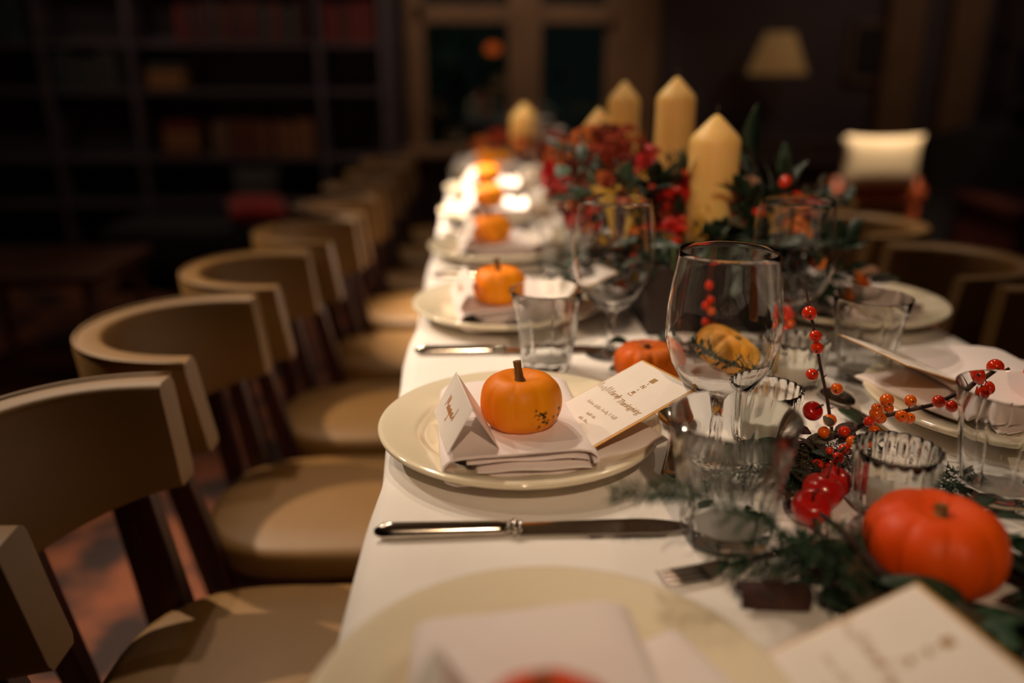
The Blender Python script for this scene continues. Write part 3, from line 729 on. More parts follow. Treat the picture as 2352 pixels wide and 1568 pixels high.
def make_spoon(L=.19):
    t = thing('dessert_spoon', '', 'spoon')
    cutlery_handle(.058, L).build('handle', M_steel, t)
    V = []; Fc = []; n = 20; mrg = [1, .92, .6, .25]
    for s, off in ((1, 0), (-1, -.0014)):
        for f_ in mrg:
            for k in range(n):
                a = 2 * PI * k / n; V.append((.032 + .032 * f_ * math.cos(a), .0195 * f_ * math.sin(a) * (1 - .18 * math.cos(a)), .009 - .007 * (1 - f_ * f_) + off))
    q = len(mrg) * n
    for s in (0, 1):
        for i in range(len(mrg) - 1):
            for j in range(n): Fc.append((s * q + i * n + j, s * q + i * n + (j + 1) % n, s * q + (i + 1) * n + (j + 1) % n, s * q + (i + 1) * n + j))
        Fc.append(tuple(range(s * q + 3 * n, s * q + 4 * n)))
    for j in range(n): Fc.append((j, (j + 1) % n, q + (j + 1) % n, q + j))
    MB().add(V, Fc).build('bowl', M_steel, t, sharp=60)
    return t
# ------------------------------------------------------------------ glassware
def make_wine_glass():
    t = thing('wine_glass', '', 'wine glass')
    H = .237
    outer = [(.0, .0), (.036, .0), (.0395, .0012), (.036, .0030), (.020, .0052), (.009, .0080), (.0052, .014), (.0042, .03), (.0044, .052), (.0075, .064), (.0135, .0705), (.026, .079), (.042, .094), (.0545, .116), (.0605, .140), (.0615, .156), (.0600, .178), (.0560, .206), (.0518, .230), (.0510, .2365)]
    inner = [(.0506, .2372), (.0501, .2365), (.0507, .230), (.0549, .206), (.0588, .178), (.0602, .156), (.0591, .140), (.0530, .116), (.0400, .096), (.0240, .0825), (.0100, .0755), (.0, .0742)]
    MB().lathe(outer + inner, 64).build('bowl_and_stem', M_bowl, t)
    return t
def make_tumbler():
    t = thing('water_tumbler', '', 'tumbler')
    H = .120; nf = 9
    def fac(u): return lambda a: 1 - u * .055 * (1 - math.cos(((a * nf / (2 * PI)) % 1 - .5) * 2 * PI / nf * 1.0)) * 14 if True else 1
    prof = [(0, .001), (.030, .001), (.0345, .0025), (.0365, .008), (.0385, .025), (.0425, .055), (.0465, .085), (.0490, .100), (.0520, .118), (.0524, .1200), (.0512, .1208), (.0502, .1190), (.0468, .100), (.0440, .085), (.0395, .055), (.0350, .028), (.0325, .0200), (.026, .0175), (0, .017)]
    fw = [0, .2, .5, 1, 1, 1, 1, .3, 0, 0, 0, 0, .3, .8, .8, .8, .3, 0, 0]
    n = nf * 10
    def mod(a, i):
        u = ((a * nf / (2 * PI)) % 1 - .5) * 2          # -1..1 across a facet
        half = PI / nf
        flat = math.cos(half) / math.cos(u * half)      # true flat panel
        return 1 + fw[i] * (flat - 1) * 1.0
    MB().lathe(prof, n, mod).build('faceted_glass', M_glass, t, sharp=24)
    return t
def make_votive():
    t = thing('votive_holder', '', 'candle holder')
    ribs = 20; n = ribs * 8
    prof = [(0, .001), (.030, .001), (.0335, .003), (.0355, .010), (.0375, .030), (.0395, .055), (.0405, .066), (.0400, .0678), (.0375, .0670), (.0360, .055), (.0340, .030), (.0325, .014), (.030, .0105), (0, .010)]
    def mod(a, i):
        k = 1 if 2 <= i <= 7 else (.5 if i == 8 else .25)
        return 1 + .085 * k * (abs(math.cos(a * ribs / 2)) - .5)
    MB().lathe(prof, n, mod).build('ribbed_glass', M_glass, t)
    return t
def make_tealight(par_loc, lab):
    t = thing('votive_candle', lab, 'candle', par_loc, group='votive candles in the ribbed holders')
    MB().lathe([(0, 0), (.0285, 0), (.0300, .002), (.0312, .020), (.0300, .0225), (.027, .0215), (0, .021)], 28).build('wax', M_tea, t)
    MB().tube([(0, 0, .0205), (.0008, 0, .028)], .0009, 6).build('wick', M_wick, t)
    return t
# ------------------------------------------------------------------ place settings
NAP, MEN, TEN, KNI, FOR, SPO = make_napkin(), make_menu(), make_tent(), make_knife(), make_fork(), make_spoon()
PROTO_USED = {}
def inst(proto, loc, rot, lab, group):
    o = proto if proto.name not in PROTO_USED else copytree(proto)
    PROTO_USED[proto.name] = 1
    o.location = loc; o.rotation_euler = rot; o['label'] = lab; o['group'] = group
    return o
def setting(cx, cy, rz, where, pm, pk, pum=True, tilt=0, detail=3, dx=0, dy=-.06, mo=(0, 0, 0), mr=0):
    R = Matrix.Rotation(rz, 4, 'Z'); C0 = Vector((cx, cy, TZ))
    def W(x, y, z): return C0 + R @ Vector((x, y, z))
    p = link('dinner_plate', ME_plate, M_plate, None, (cx, cy, TZ + .0004)); tag(p, 'cream china dinner plate ' + where, 'plate', 'dinner plates')
    inst(NAP, W(0, 0, .0138), (0, 0, rz + math.radians(tilt + 3)), 'folded white cotton napkin on the plate ' + where, 'folded napkins')
    # menu card slopes up from the napkin fold towards the table middle
    ux = Vector((.124, .048, .0490)).normalized(); vy = Vector((-.026, .112, .0)).normalized(); vy = (vy - ux * vy.dot(ux)).normalized(); nz = ux.cross(vy)
    Mx = Matrix((ux, vy, nz)).transposed().to_4x4()
    o = inst(MEN, W(.063 + mo[0] - ux.x * .022, -.114 + mo[1] - ux.y * .022, .0415 + mo[2] - ux.z * .022), (R @ Matrix.Rotation(math.radians(mr), 4, 'Z') @ Mx).to_euler(), 'white menu card with gold edge tucked in the napkin ' + where, 'menu cards')
    if detail >= 2:
        inst(TEN, W(-.062, -.070, .0500), (0, 0, rz + math.radians(10)), 'white tent place card with orange handwriting on the napkin ' + where, 'place cards')
    if pum: pumpkin(pk, pm, 'small orange pumpkin with a stem on the napkin ' + where, W(dx, dy, .0505), rz + .3, (0, 0), 1.0, 'pumpkins on the plates')
    k = inst(KNI, W(-.147, -.203, .0006), (0, 0, rz + math.radians(.8)), 'steel dinner knife lying beside the plate ' + where, 'dinner knives')
SW = ['nearest the camera', 'in sharp focus', 'third from the camera', 'fourth from the camera', 'fifth from the camera', 'sixth from the camera', 'farthest down the left row']
SY = [.430, .893, 1.415, 1.905, 2.39, 2.87, 3.35]
for i, y in enumerate(SY):
    setting(.042, y, 0, SW[i], M_pump if i else M_pumpr, PUMP_A, True, [0, 0, 3, -2, 2, 0, 1][i], 3, [-.01, -.002, -.014, -.02, -.02, -.02, -.02][i], [-.082, -.064, -.090, -.08, -.07, -.07, -.07][i], (.088, .052, -.016) if i == 0 else (0, 0, 0), -11 if i == 0 else 0)
for i, y in enumerate([.945, 1.400]):
    setting(.648, y, PI, ['at the right picture edge', 'under the orange flowers'][i], M_pumpr, PUMP_A, i == 0, 0, 1, -.02, .075)
# dessert cutlery across the table middle
def place_cut(proto, loc, ang, lab, grp): return inst(proto, (loc[0], loc[1], TZ + .0006), (0, 0, ang), lab, grp)
place_cut(FOR, (.150, .607), math.radians(14), 'steel dessert fork with tines by the nearest plate, under the fern', 'dessert forks')
ang = math.atan2(.786 - .957, .200 - .238)
place_cut(SPO, (.200 - math.cos(ang) * .19, .786 - math.sin(ang) * .19), ang, 'steel dessert spoon standing out dark between sharp plate and tumbler', 'dessert spoons')
place_cut(SPO, (.462, 1.03), math.radians(-86), 'steel dessert spoon left of the right-hand plate, behind the berry twig', 'dessert spoons')
place_cut(FOR, (.232, 1.60), math.radians(-93), 'steel dessert fork by the third left plate', 'dessert forks')
# glasses
WG, TU, VO = make_wine_glass(), make_tumbler(), make_votive()
for i, (x, y, lab) in enumerate([(.258, .845, 'large empty wine glass in the middle of the picture, nearest the camera'), (.196, 1.205, 'empty wine glass left of the bouquet, behind the sharp plate'), (.455, 1.185, 'empty wine glass right of the middle, behind the upright berry twig'),
        (.215, 1.76, 'blurred wine glass beside the fourth left plate'), (.215, 2.22, 'blurred wine glass beside the fifth left plate'), (.22, 2.68, 'blurred wine glass beside the sixth left plate'), (.22, 3.18, 'blurred wine glass beside the farthest left plate')]):
    inst(WG, (x, y, TZ + .0006), (0, 0, .4 * i), lab, 'wine glasses')
for i, (x, y, lab) in enumerate([(.224, .676, 'faceted water tumbler nearest the camera, before the wine glass'), (.092, 1.140, 'faceted water tumbler before the third plate on the left'), (.535, 1.085, 'faceted water tumbler behind the berries, before the right-hand plates'), (.520, .742, 'faceted water tumbler cut by the right picture edge'),
        (.165, 1.66, 'blurred faceted tumbler before the fourth left plate'), (.165, 2.13, 'blurred faceted tumbler before the fifth left plate'), (.165, 2.60, 'blurred faceted tumbler before the sixth left plate')]):
    o = inst(TU, (x, y, TZ + .0006), (0, 0, .15 + .5 * i), lab, 'water tumblers')
    o.scale = (1.12, 1.12, 1.04) if i == 0 else (1, 1, 1)
for i, (x, y, lab, tl_) in enumerate([(.402, .722, 'ribbed glass votive holder behind the big red pumpkin', 'in the ribbed holder behind the big red pumpkin'), (.327, .885, 'ribbed glass votive holder right behind the large wine glass', 'in the ribbed holder behind the large wine glass'), (.430, 1.065, 'ribbed glass votive holder before the right-hand tumbler', 'in the ribbed holder before the right-hand tumbler'),
        (.262, 2.02, 'small blurred ribbed votive holder beyond the bouquet', 'in the blurred ribbed holder beyond the bouquet')]):
    inst(VO, (x, y, TZ + .0006), (0, 0, i), lab, 'ribbed votive holders')
    make_tealight((x, y, TZ + .0122), 'white wax candle ' + tl_)
# loose pumpkins on the cloth
pumpkin(PUMP_B, M_pumpm, 'flat orange pumpkin behind the sharp menu card, left of the wine glass', (.229, 1.090, TZ + .0008), .5)
pumpkin(PUMP_B, M_pumpy, 'pale yellow striped pumpkin seen through the large wine glass', (.326, 1.085, TZ + .012), 1.1, (.5, .2), 1.12)
pumpkin(PUMP_C, M_pumpr, 'big red orange pumpkin in the right foreground', (.383, .606, TZ + .0008), .2)
pumpkin(PUMP_B, M_pump, 'orange pumpkin at the far end of the table', (.06, 3.62, TZ + .0008), .2, sc=1.5)
pumpkin(PUMP_B, M_pump, 'orange pumpkin among the far glasses beside the fifth plate', (.27, 2.36, TZ + .0008), .9)
# ------------------------------------------------------------------ candles
def candle(px, ptop, pl, pr, pshould, Y, zb, lab, hl, big=0, wick=True):
    l, r = at(pl, pshould, Y), at(pr, pshould, Y); R = (r.x - l.x) / 2; cx = (l.x + r.x) / 2; zs = l.z; zt = at(px, ptop, Y).z
    c = thing('pillar_candle', lab, 'candle', (cx, Y, zb), group='ivory pillar candles')
    h = zs - zb; k = zt - zs
    MB().lathe([(0, 0), (R * .97, 0), (R, .004), (R, h * .5), (R * .995, h - .006), (R * .96, h), (R * .80, h + k * .22), (R * .52, h + k * .52), (R * .26, h + k * .80), (R * .08, h + k * .97), (0, h + k)], 40).build('wax', M_wax, c)
    MB().tube([(0, 0, h + k * .95), (.0005, 0, h + k + .006), (.002, 0, h + k + .014)], .0014, 6).build('wick', M_wick, c)
    s = thing('candle_stand', hl, 'candle stand', (cx, Y, TZ + (.0042 if Y < 1.63 else .0006)), group='dark candle stands')
    hs = zb - TZ - (.0048 if Y < 1.63 else .0012)
    MB().lathe([(0, 0), (.035, 0), (.035, .006), (.012, .012), (.008, .03), (.008, hs - .02), (.014, hs - .012)], 20).build('stand_foot', M_shelf, s)
    MB().lathe([(0, hs - .012), (R * .9, hs - .010), (R * 1.04, hs - .004), (R * 1.04, hs), (0, hs)], 28).build('drip_tray', M_shelf, s)
candle(1645, 262, 1586, 1701, 318, 1.42, .880, 'tall ivory pillar candle nearest the camera, right of the flowers', 'dark candle stand under the nearest pillar candle')
candle(1553, 176, 1509, 1598, 222, 1.62, .930, 'tallest ivory pillar candle, second from the right', 'dark candle stand under the tallest pillar candle')
candle(1434, 186, 1397, 1470, 228, 1.95, .930, 'slim ivory pillar candle, third from the right', 'dark candle stand under the third pillar candle')
candle(1375, 247, 1340, 1410, 288, 1.86, .930, 'short pale candle peeping over the burgundy flowers', 'dark candle stand under the short pale candle')
candle(1203, 236, 1172, 1236, 268, 3.32, .850, 'blurred ivory candle farthest down the table', 'dark candle stand under the farthest candle')
# ------------------------------------------------------------------ winterberry twigs
BERRY = MB().sphere((0, 0, 0), 1, 16, 12, (1, 1, .95)).me('berry')
DOT = MB().lathe([(0, .975), (.16, .965), (.19, .94), (.1, .93)], 8).me('calyx')
def berry_branch(lab, pts, berries, r0=.0024, r1=.0014):
    base = pts[0]
    t = thing('berry_twig', lab, 'twig', base, group='winterberry twigs')
    b0 = Vector(base)
    MB().tube([Vector(p) - b0 for p in pts], [r0 + (r1 - r0) * i / (len(pts) - 1) * 1.0 for i in range(len(pts))], 8).build('stem', M_twig, t)
    rnd = random.Random(len(berries) * 7 + int(base[0] * 1000))
    st_ = MB()
    for (p, r) in berries:
        p = Vector(p); q = min((Vector(a) + (Vector(b) - Vector(a)) * max(0, min(1, (p - Vector(a)).dot(Vector(b) - Vector(a)) / max(1e-9, (Vector(b) - Vector(a)).length_squared))) for a, b in zip(pts, pts[1:])), key=lambda z: (z - p).length)
        o = link('berry', BERRY, M_berry, t, p - b0, (rnd.uniform(.3, 1.9), rnd.uniform(-.4, .4), rnd.uniform(-.7, .7)), r)
        o.material_slots[0].link = 'OBJECT'; o.material_slots[0].material = M_berryo if p.z < TZ + .07 and rnd.random() < .55 else M_berry
        link('calyx', DOT, M_wick, o)
        if (q - p).length > r * .6: MB().tube([q - b0, (q + p) / 2 - b0 + Vector((0, 0, .001)), p - b0], [.0008, .0007, .0007], 5).build('berry_stalk', M_twig, t)
    for k in range(1, len(pts)):
        a, b = Vector(pts[k - 1]), Vector(pts[k]); q = a.lerp(b, rnd.random())
        MB().tube([q - b0, q - b0 + Vector((rnd.uniform(-1, 1), rnd.uniform(-.5, .5), rnd.uniform(0, 1))).normalized() * .006], [.0011, .0005], 5).build('spur', M_twig, t)
    return t
def bl(lst, Y): return [(at(px, py, Y), r * (at(px, py, Y) - Vector((0, 0, CAMZ))).length * .965 / FPX) for px, py, r in lst]
berry_branch('upright twig of red winterberries standing in sharp focus right of the wine glass', [at(1912, 1008, .89), at(1909, 975, .89), at(1898, 905, .9), at(1884, 840, .9), at(1874, 780, .9), at(1861, 715, .905), at(1850, 662, .91)],
             bl([(1859, 719, 17), (1873, 772, 14), (1877, 799, 14), (1865, 860, 14), (1922, 893, 13.5), (1906, 965, 15)], .892))
Y2 = .865
berry_branch('long twig of red berries reaching right towards the right-hand plate', [at(1862, 1010, .87), at(1900, 1008, Y2), at(1960, 988, Y2), at(2000, 962, Y2), at(2060, 948, .86), at(2140, 930, .855), at(2196, 905, .85), at(2250, 880, .85), at(2318, 846, .85)],
             bl([(1996, 968, 12), (2012, 950, 15), (2014, 938, 12), (2037, 919, 15), (2041, 937, 11), (2091, 920, 13), (2071, 956, 14), (2089, 960, 12), (2156, 922, 14), (2186, 933, 13), (2008, 989, 12), (2022, 960, 13), (2245, 871, 14), (2286, 843, 17), (2255, 902, 14), (2270, 893, 12)], .845), .0034, .0018)
berry_branch('short drooping twig of orange berries beside the ribbed votive holder', [at(1962, 995, .845), at(1950, 1020, .82), at(1925, 1040, .80), at(1895, 1060, .785), at(1870, 1075, .78)],
             bl([(1892, 993, 14), (1939, 992, 14)], .85) + bl([(1958, 1014, 13.5), (1939, 1032, 12.5)], .815) + bl([(1925, 1052, 14), (1908, 1071, 14), (1878, 1067, 13), (1905, 1035, 9)], .785), .0022, .0013)
berry_branch('blurred berry twig seen through the large wine glass', [at(1640, 790, 1.2), at(1636, 740, 1.2), at(1624, 690, 1.2), at(1625, 640, 1.2)], bl([(1626, 657, 11), (1630, 690, 10), (1617, 703, 10), (1631, 716, 11), (1617, 741, 10), (1640, 752, 9)], 1.195))
berry_branch('blurred cluster of red berries between the two wine glasses', [at(1812, 775, 1.15), at(1808, 740, 1.15), at(1812, 700, 1.15)], bl([(1808, 712, 11), (1803, 727, 11), (1815, 742, 11), (1803, 757, 11), (1816, 722, 9)], 1.145))
# single large berry near the tumbler and small red apples
def apple(lab, loc, r, rot):
    t = thing('crab_apple', lab, 'apple', loc, rot, 'small red apples')
    pr = []
    for i in range(17):
        a = -PI / 2 + PI * i / 16; rr = r * math.cos(a) * (1 + .08 * math.sin(a)); z = r * .92 * math.sin(a) - (.28 * r * math.exp(-(rr / (r * .35)) ** 2) if a > 0 else -.12 * r * math.exp(-(rr / (r * .3)) ** 2))
        pr.append((max(rr, 0), z))
    MB().lathe(pr, 28).build('fruit', M_appl, t); MB().tube([(0, 0, r * .55), (.001, .001, r * 1.0), (.004, .002, r * 1.5)], [.001, .0009, .0013], 6).build('stalk', M_twig, t)
M_appl = mat('red_apple_skin', '9E0A08', 'C4180C', 30, .25, coat=.4)
apple('small red apple left of the ribbed votive, stalk leaning forward', (on(1850, 1190).x, .700, TZ + .0175), .0185, (.5, -.2, 0))
apple('small dark red apple between twig and ribbed votive', (.335, .728, TZ + .019), .020, (.2, .3, 1))
apple('small orange red apple half hidden behind the ribbed votive', (.358, .752, TZ + .016), .017, (0, -.3, 2))
apple('single round red fruit above the near tumbler rim', (at(1866, 944, .80).x, .80, at(1866, 944, .80).z), .0105, (.8, .2, 0))
# ------------------------------------------------------------------ greenery on the cloth
def fern(lab, pts, nl, ll, seed, m=M_fern, thick=.0012):
    base = Vector(pts[0]); t = thing('fern_frond', lab, 'fern', base, group='fern fronds on the cloth'); rnd = random.Random(seed)
    P_ = [Vector(p) - base for p in pts]
    MB().tube(P_, [thick * (1 - .7 * i / (len(P_) - 1)) for i in range(len(P_))], 6).build('stalk', m, t)
    mb = MB(); seg = len(P_) - 1
    for k in range(nl):
        u = (k + .5) / nl * seg; i = min(int(u), seg - 1); p = P_[i].lerp(P_[i + 1], u - i); d = (P_[i + 1] - P_[i]).normalized()
        for s in (-1, 1):
            side = d.cross(Vector((rnd.uniform(-.5, .5), rnd.uniform(-.5, .5), 1))).normalized() * s
            L = ll * rnd.uniform(.6, 1.1) * (1 - .6 * (k / nl)); dr = (side + d * .55 + Vector((0, 0, rnd.uniform(-.15, .35)))).normalized()
            q = p + dr * L
            mb.tube([p, p.lerp(q, .5) + Vector((0, 0, .002)), q], [.0006, .0005, .0003], 3)
            for j in range(14):
                a = p.lerp(q, (j + 1) / 14.5); f = (dr + Vector((rnd.gauss(0, .7), rnd.gauss(0, .7), rnd.gauss(0, .7)))).normalized() * rnd.uniform(.006, .012)
                n_ = f.cross(Vector((rnd.random(), rnd.random(), 1))).normalized() * .0013
                mb.add([a - n_, a + n_, a + f], [(0, 1, 2)])
    for v in mb.V:
        if v.z + base.z < TZ + .001: v.z = TZ + .001 - base.z
    tag(mb.build('needles', m, t), None, None, kind='stuff')
fern('green asparagus fern arching before the near tumbler', [on(1985, 1340, TZ + .012), at(1880, 1285, .57), at(1790, 1225, .575), at(1660, 1160, .58), at(1540, 1122, .585), at(1410, 1140, .59)], 40, .035, 1)
fern('green fern frond lying before the red pumpkin', [on(2010, 1370, TZ + .006), on(1900, 1310, TZ + .02), on(1800, 1290, TZ + .02), on(1660, 1300, TZ + .01)], 26, .05, 2)
fern('dark fern frond under the red pumpkin', [on(2090, 1400, TZ + .006), on(1990, 1300, TZ + .02), on(1900, 1240, TZ + .03), on(1830, 1235, TZ + .02)], 24, .05, 3)
fern('thin fern sprig by the right-hand tumbler', [on(2235, 1095, TZ + .006), on(2190, 1105, TZ + .012), on(2165, 1120, TZ + .012), on(2175, 1150, TZ + .006)], 16, .022, 4)
fern('fern sprig below the yellow striped pumpkin', [at(1760, 880, .97), at(1690, 850, .98), at(1630, 820, .99), at(1590, 790, 1.0)], 20, .035, 5)
fern('dark fern tuft around the berry twig foot', [on(1960, 1040, TZ + .004), on(1900, 1050, TZ + .015), on(1850, 1060, TZ + .02), on(1800, 1090, TZ + .01)], 26, .04, 6, M_dry)
fern('fern frond lying behind the near tumbler', [on(1870, 1100, TZ + .004), on(1780, 1080, TZ + .018), on(1690, 1085, TZ + .018), on(1620, 1110, TZ + .006)], 26, .045, 8)
tw = MB(); b0 = on(2060, 1350, TZ + .02); tw.tube([Vector((0, 0, 0)), on(2000, 1290, TZ + .03) - b0, on(1940, 1225, TZ + .03) - b0, on(1885, 1180, TZ + .03) - b0], [.0045, .004, .0035, .0022], 8)
tag(tw.build('bare_twig', M_twig, loc=b0), 'thick bare brown twig between the red apples and the big pumpkin', 'twig')
bk = thing('bark_piece', 'brown curl of bark lying before the fern', 'bark', on(1775, 1385, TZ + .001), (0, 0, -.1))
V = []; Fc = []
for i in range(12):
    a = PI * .05 + PI * .9 * i / 11
    for x_ in (-.028, .028):
        V += [(x_ * (1 + .05 * math.sin(i)), .014 * math.cos(a), .019 * math.sin(a)), (x_, .0115 * math.cos(a), .016 * math.sin(a))]
for i in range(11):
    a, b = i * 4, (i + 1) * 4; Fc += [(a, b, b + 2, a + 2), (a + 1, a + 3, b + 3, b + 1), (a, a + 1, b + 1, b), (a + 2, b + 2, b + 3, a + 3)]
MB().add(V, Fc).build('bark_curl', M_twig, bk)
MB().tube([(-.01, 0, .02), (.02, .002, .026)], [.003, .001], 6).build('moss_tuft', M_dry, bk)
# leaves on the cloth
GARL = []
LEAF = mesh('leaf', *leafmesh(.06, .024, .12)); LEAF2 = mesh('leaf', *leafmesh(.05, .034, .1, .7)); LEAFL = mesh('leaf', *leafmesh(.075, .030, .25, .75))
def solid(o, th=.0006):
    md = o.modifiers.new('thickness', 'SOLIDIFY'); md.thickness = th; return o
def loose_leaf(lab, loc, rot, m, me=LEAF, sc=1):
    o = link('fallen_leaf', me, None, None, loc, rot, sc)
    if not me.materials: me.materials.append(m)
    o.material_slots[0].link = 'OBJECT'; o.material_slots[0].material = m
    return tag(solid(o), lab, 'leaf', 'loose leaves on the cloth')
loose_leaf('slim dark green leaf lying behind the berry twigs', on(1925, 938, TZ + .012), (0, .06, -1.05), M_leafd, LEAF, 1.1)
loose_leaf('broad dark leaf lying left of the ribbed votive', on(1900, 1100, TZ + .012), (.2, .1, 2.2), M_leafd, LEAF2)
loose_leaf('brown dried leaf lying under the orange berries', on(1890, 1020, TZ + .013), (.3, .15, 2.7), M_dry, LEAF2)
loose_leaf('dark leaf lying under the arching fern', on(1960, 1330, TZ + .013), (.2, .15, 2.6), M_leafd, LEAFL)
loose_leaf('green leaf lying at the foot of the big red pumpkin', on(1900, 1385, TZ + .015), (.1, .2, .4), M_leafd, LEAF2)
loose_leaf('grey green leaf beside the flat orange pumpkin', on(1400, 850, TZ + .012), (.2, .1, .6), M_euc, LEAF)
# ------------------------------------------------------------------ flower arrangements
M_hyd = [mat('hydrangea_burgundy', '7A2214', '963A1C', 40, .8, spec=.15), mat('hydrangea_rust', 'A04A20', 'B86428', 40, .8, spec=.15), mat('hydrangea_dark', '4A1014', '6A1A16', 40, .8, spec=.15)]
M_yel = mat('golden_bloom', 'C08A20', 'D8A838', 40, .6); M_orf = mat('orange_bloom', 'D0601A', 'E0801E', 40, .6); M_redf = mat('red_bloom', 'B81414', 'C81E18', 30, .5)
M_pkf = mat('blush_bloom', 'C89478', 'D4A68C', 30, .6); M_cal = mat('yellow_calla', 'B89030', 'C8A444', 10, .5)
M_plank = mat('dark_planter_wood', '1E1512', '2A1D18', 8, .6, kind='wave', stretch=(.2, 1, 1))
M_vase = mat('dark_green_vase', '141A14', '1A221A', 10, .15, coat=.5)
def floret_cluster(R, n, fs, seed, sq=.8):
    rnd = random.Random(seed); mb = MB()
    for i in range(n):
        u = rnd.uniform(-.35, 1); a = rnd.uniform(0, 2 * PI); s = math.sqrt(max(0, 1 - u * u)); nrm = Vector((s * math.cos(a), s * math.sin(a), u))
        p = Vector((nrm.x, nrm.y, nrm.z * sq)) * R * rnd.uniform(.8, 1.05); q = nrm.to_track_quat('Z', 'Y').to_matrix()
        tw_ = rnd.uniform(0, 2)
        for k in range(4):
            t = tw_ + k * PI / 2; c, s2 = math.cos(t), math.sin(t); f = fs * rnd.uniform(.8, 1.2)
            def L(x, y, z): return p + q @ Vector((x * c - y * s2, x * s2 + y * c, z))
            mb.add([L(0, 0, 0), L(f * .6, -f * .42, f * .15), L(f * 1.1, 0, f * .3), L(f * .6, f * .42, f * .15)], [(0, 1, 2, 3)])
    return mb.me('florets', smooth=False)
HYD = [floret_cluster(.055, 90, .011, k) for k in range(3)]
SPR = [floret_cluster(.022, 36, .0055, 10 + k, 1.3) for k in range(3)]
def rose_mesh(seed):
    rnd = random.Random(seed); mb = MB()
    for lay, (nr, rr, hh) in enumerate([(3, .010, .026), (4, .018, .025), (5, .027, .020), (6, .036, .012)]):
        for k in range(nr):
            a = 2 * PI * (k + .4 * lay) / nr; g = []
            for i in range(5):
                for j in range(5):
                    u = i / 4; v = j / 4 * 2 - 1; wv = .75 * PI / nr * 1.6 * v; r_ = rr * (.35 + .65 * u ** .7) * (1 - .12 * v * v)
                    g.append((r_ * math.cos(a + wv), r_ * math.sin(a + wv), hh * u * (1 - .25 * v * v) * (1 - .25 * (u > .9))))
            mb.add(g, [(i * 5 + j, (i + 1) * 5 + j, (i + 1) * 5 + j + 1, i * 5 + j + 1) for i in range(4) for j in range(4)])
    return mb.me('petals')
ROSE = rose_mesh(1)
def calla_mesh():
    V = []; n = 14; k = 12
    for i in range(k + 1):
        u = i / k; r = .006 + .016 * u ** 1.6
        for j in range(n):
            a = 2 * PI * j / n; lip = max(0, u - .6) / .4 * (1 + math.cos(a)) * .014
            V.append((r * math.cos(a) + lip, r * math.sin(a), .12 * u + lip * .9))
    return MB().add(V, [(i * n + j, i * n + (j + 1) % n, (i + 1) * n + (j + 1) % n, (i + 1) * n + j) for i in range(k) for j in range(n)]).me('spathe')
CALLA = calla_mesh()
def slotmat(o, m):
    if not o.data.materials: o.data.materials.append(m)
    o.material_slots[0].link = 'OBJECT'; o.material_slots[0].material = m; return o
def arrangement(lab, base, vr, vh):
    t = thing('flower_arrangement', lab, 'flowers', base, group='flower arrangements')
    if vr: MB().lathe([(0, 0), (vr * .9, 0), (vr, .006), (vr * 1.05, vh * .5), (vr * .96, vh), (vr * .88, vh), (vr * .9, vh * .6), (vr * .85, .012), (0, .01)], 36).build('vase', M_vase, t)
    return t
def flower(t, nm, me, m, p, rot=(0, 0, 0), sc=1.0, org=None):
    b0 = t.location; lp_ = Vector(p) - b0
    o = slotmat(link(nm, me, None, t, lp_, rot, sc), m)
    return o
def stalk(t, p, org):
    b0 = t.location; a = Vector(org) - b0; b = Vector(p) - b0
    MB().tube([a, a.lerp(b, .5) + Vector((0, 0, .02)), b], [.0022, .002, .0016], 5).build('stem', M_fern, t)
def euc_branch(t, p0, p1, nleaf, seed, m, me, sc=1.0):
    rnd = random.Random(seed); b0 = t.location; p0 = Vector(p0); p1 = Vector(p1); p0.z = max(p0.z, TZ + .03); p1.z = max(p1.z, TZ + .03); p0 = p0 - b0; p1 = p1 - b0; mid = p0.lerp(p1, .5) + Vector((0, 0, .025))
    br = MB().tube([p0, mid, p1], [.0022, .0018, .001], 5).build('leafy_branch', M_twig, t)
    for k in range(nleaf):
        u = (k + .6) / nleaf; p = (p0.lerp(mid, u * 2) if u < .5 else mid.lerp(p1, u * 2 - 1))
        d = (p1 - p0).normalized(); yaw = math.atan2(d.y, d.x) + rnd.choice((-1, 1)) * rnd.uniform(.5, 1.3)
        pit = -math.asin(max(-1, min(1, d.z))) + rnd.uniform(-.6, .4)
        if p.z + b0.z < TZ + .06: p = p + Vector((0, 0, TZ + .06 - p.z - b0.z)); pit = min(pit, -.1)
        solid(slotmat(link('leaf', me, None, br, p, (rnd.uniform(-.8, .8), pit, yaw), sc * rnd.uniform(.75, 1.15)), m))
    return br
def leaf_at(t, px, py, Y, rot, m, me, sc):
    p = at(px, py, Y) - t.location; return solid(slotmat(link('leaf', me, None, t, p, rot, sc), m))
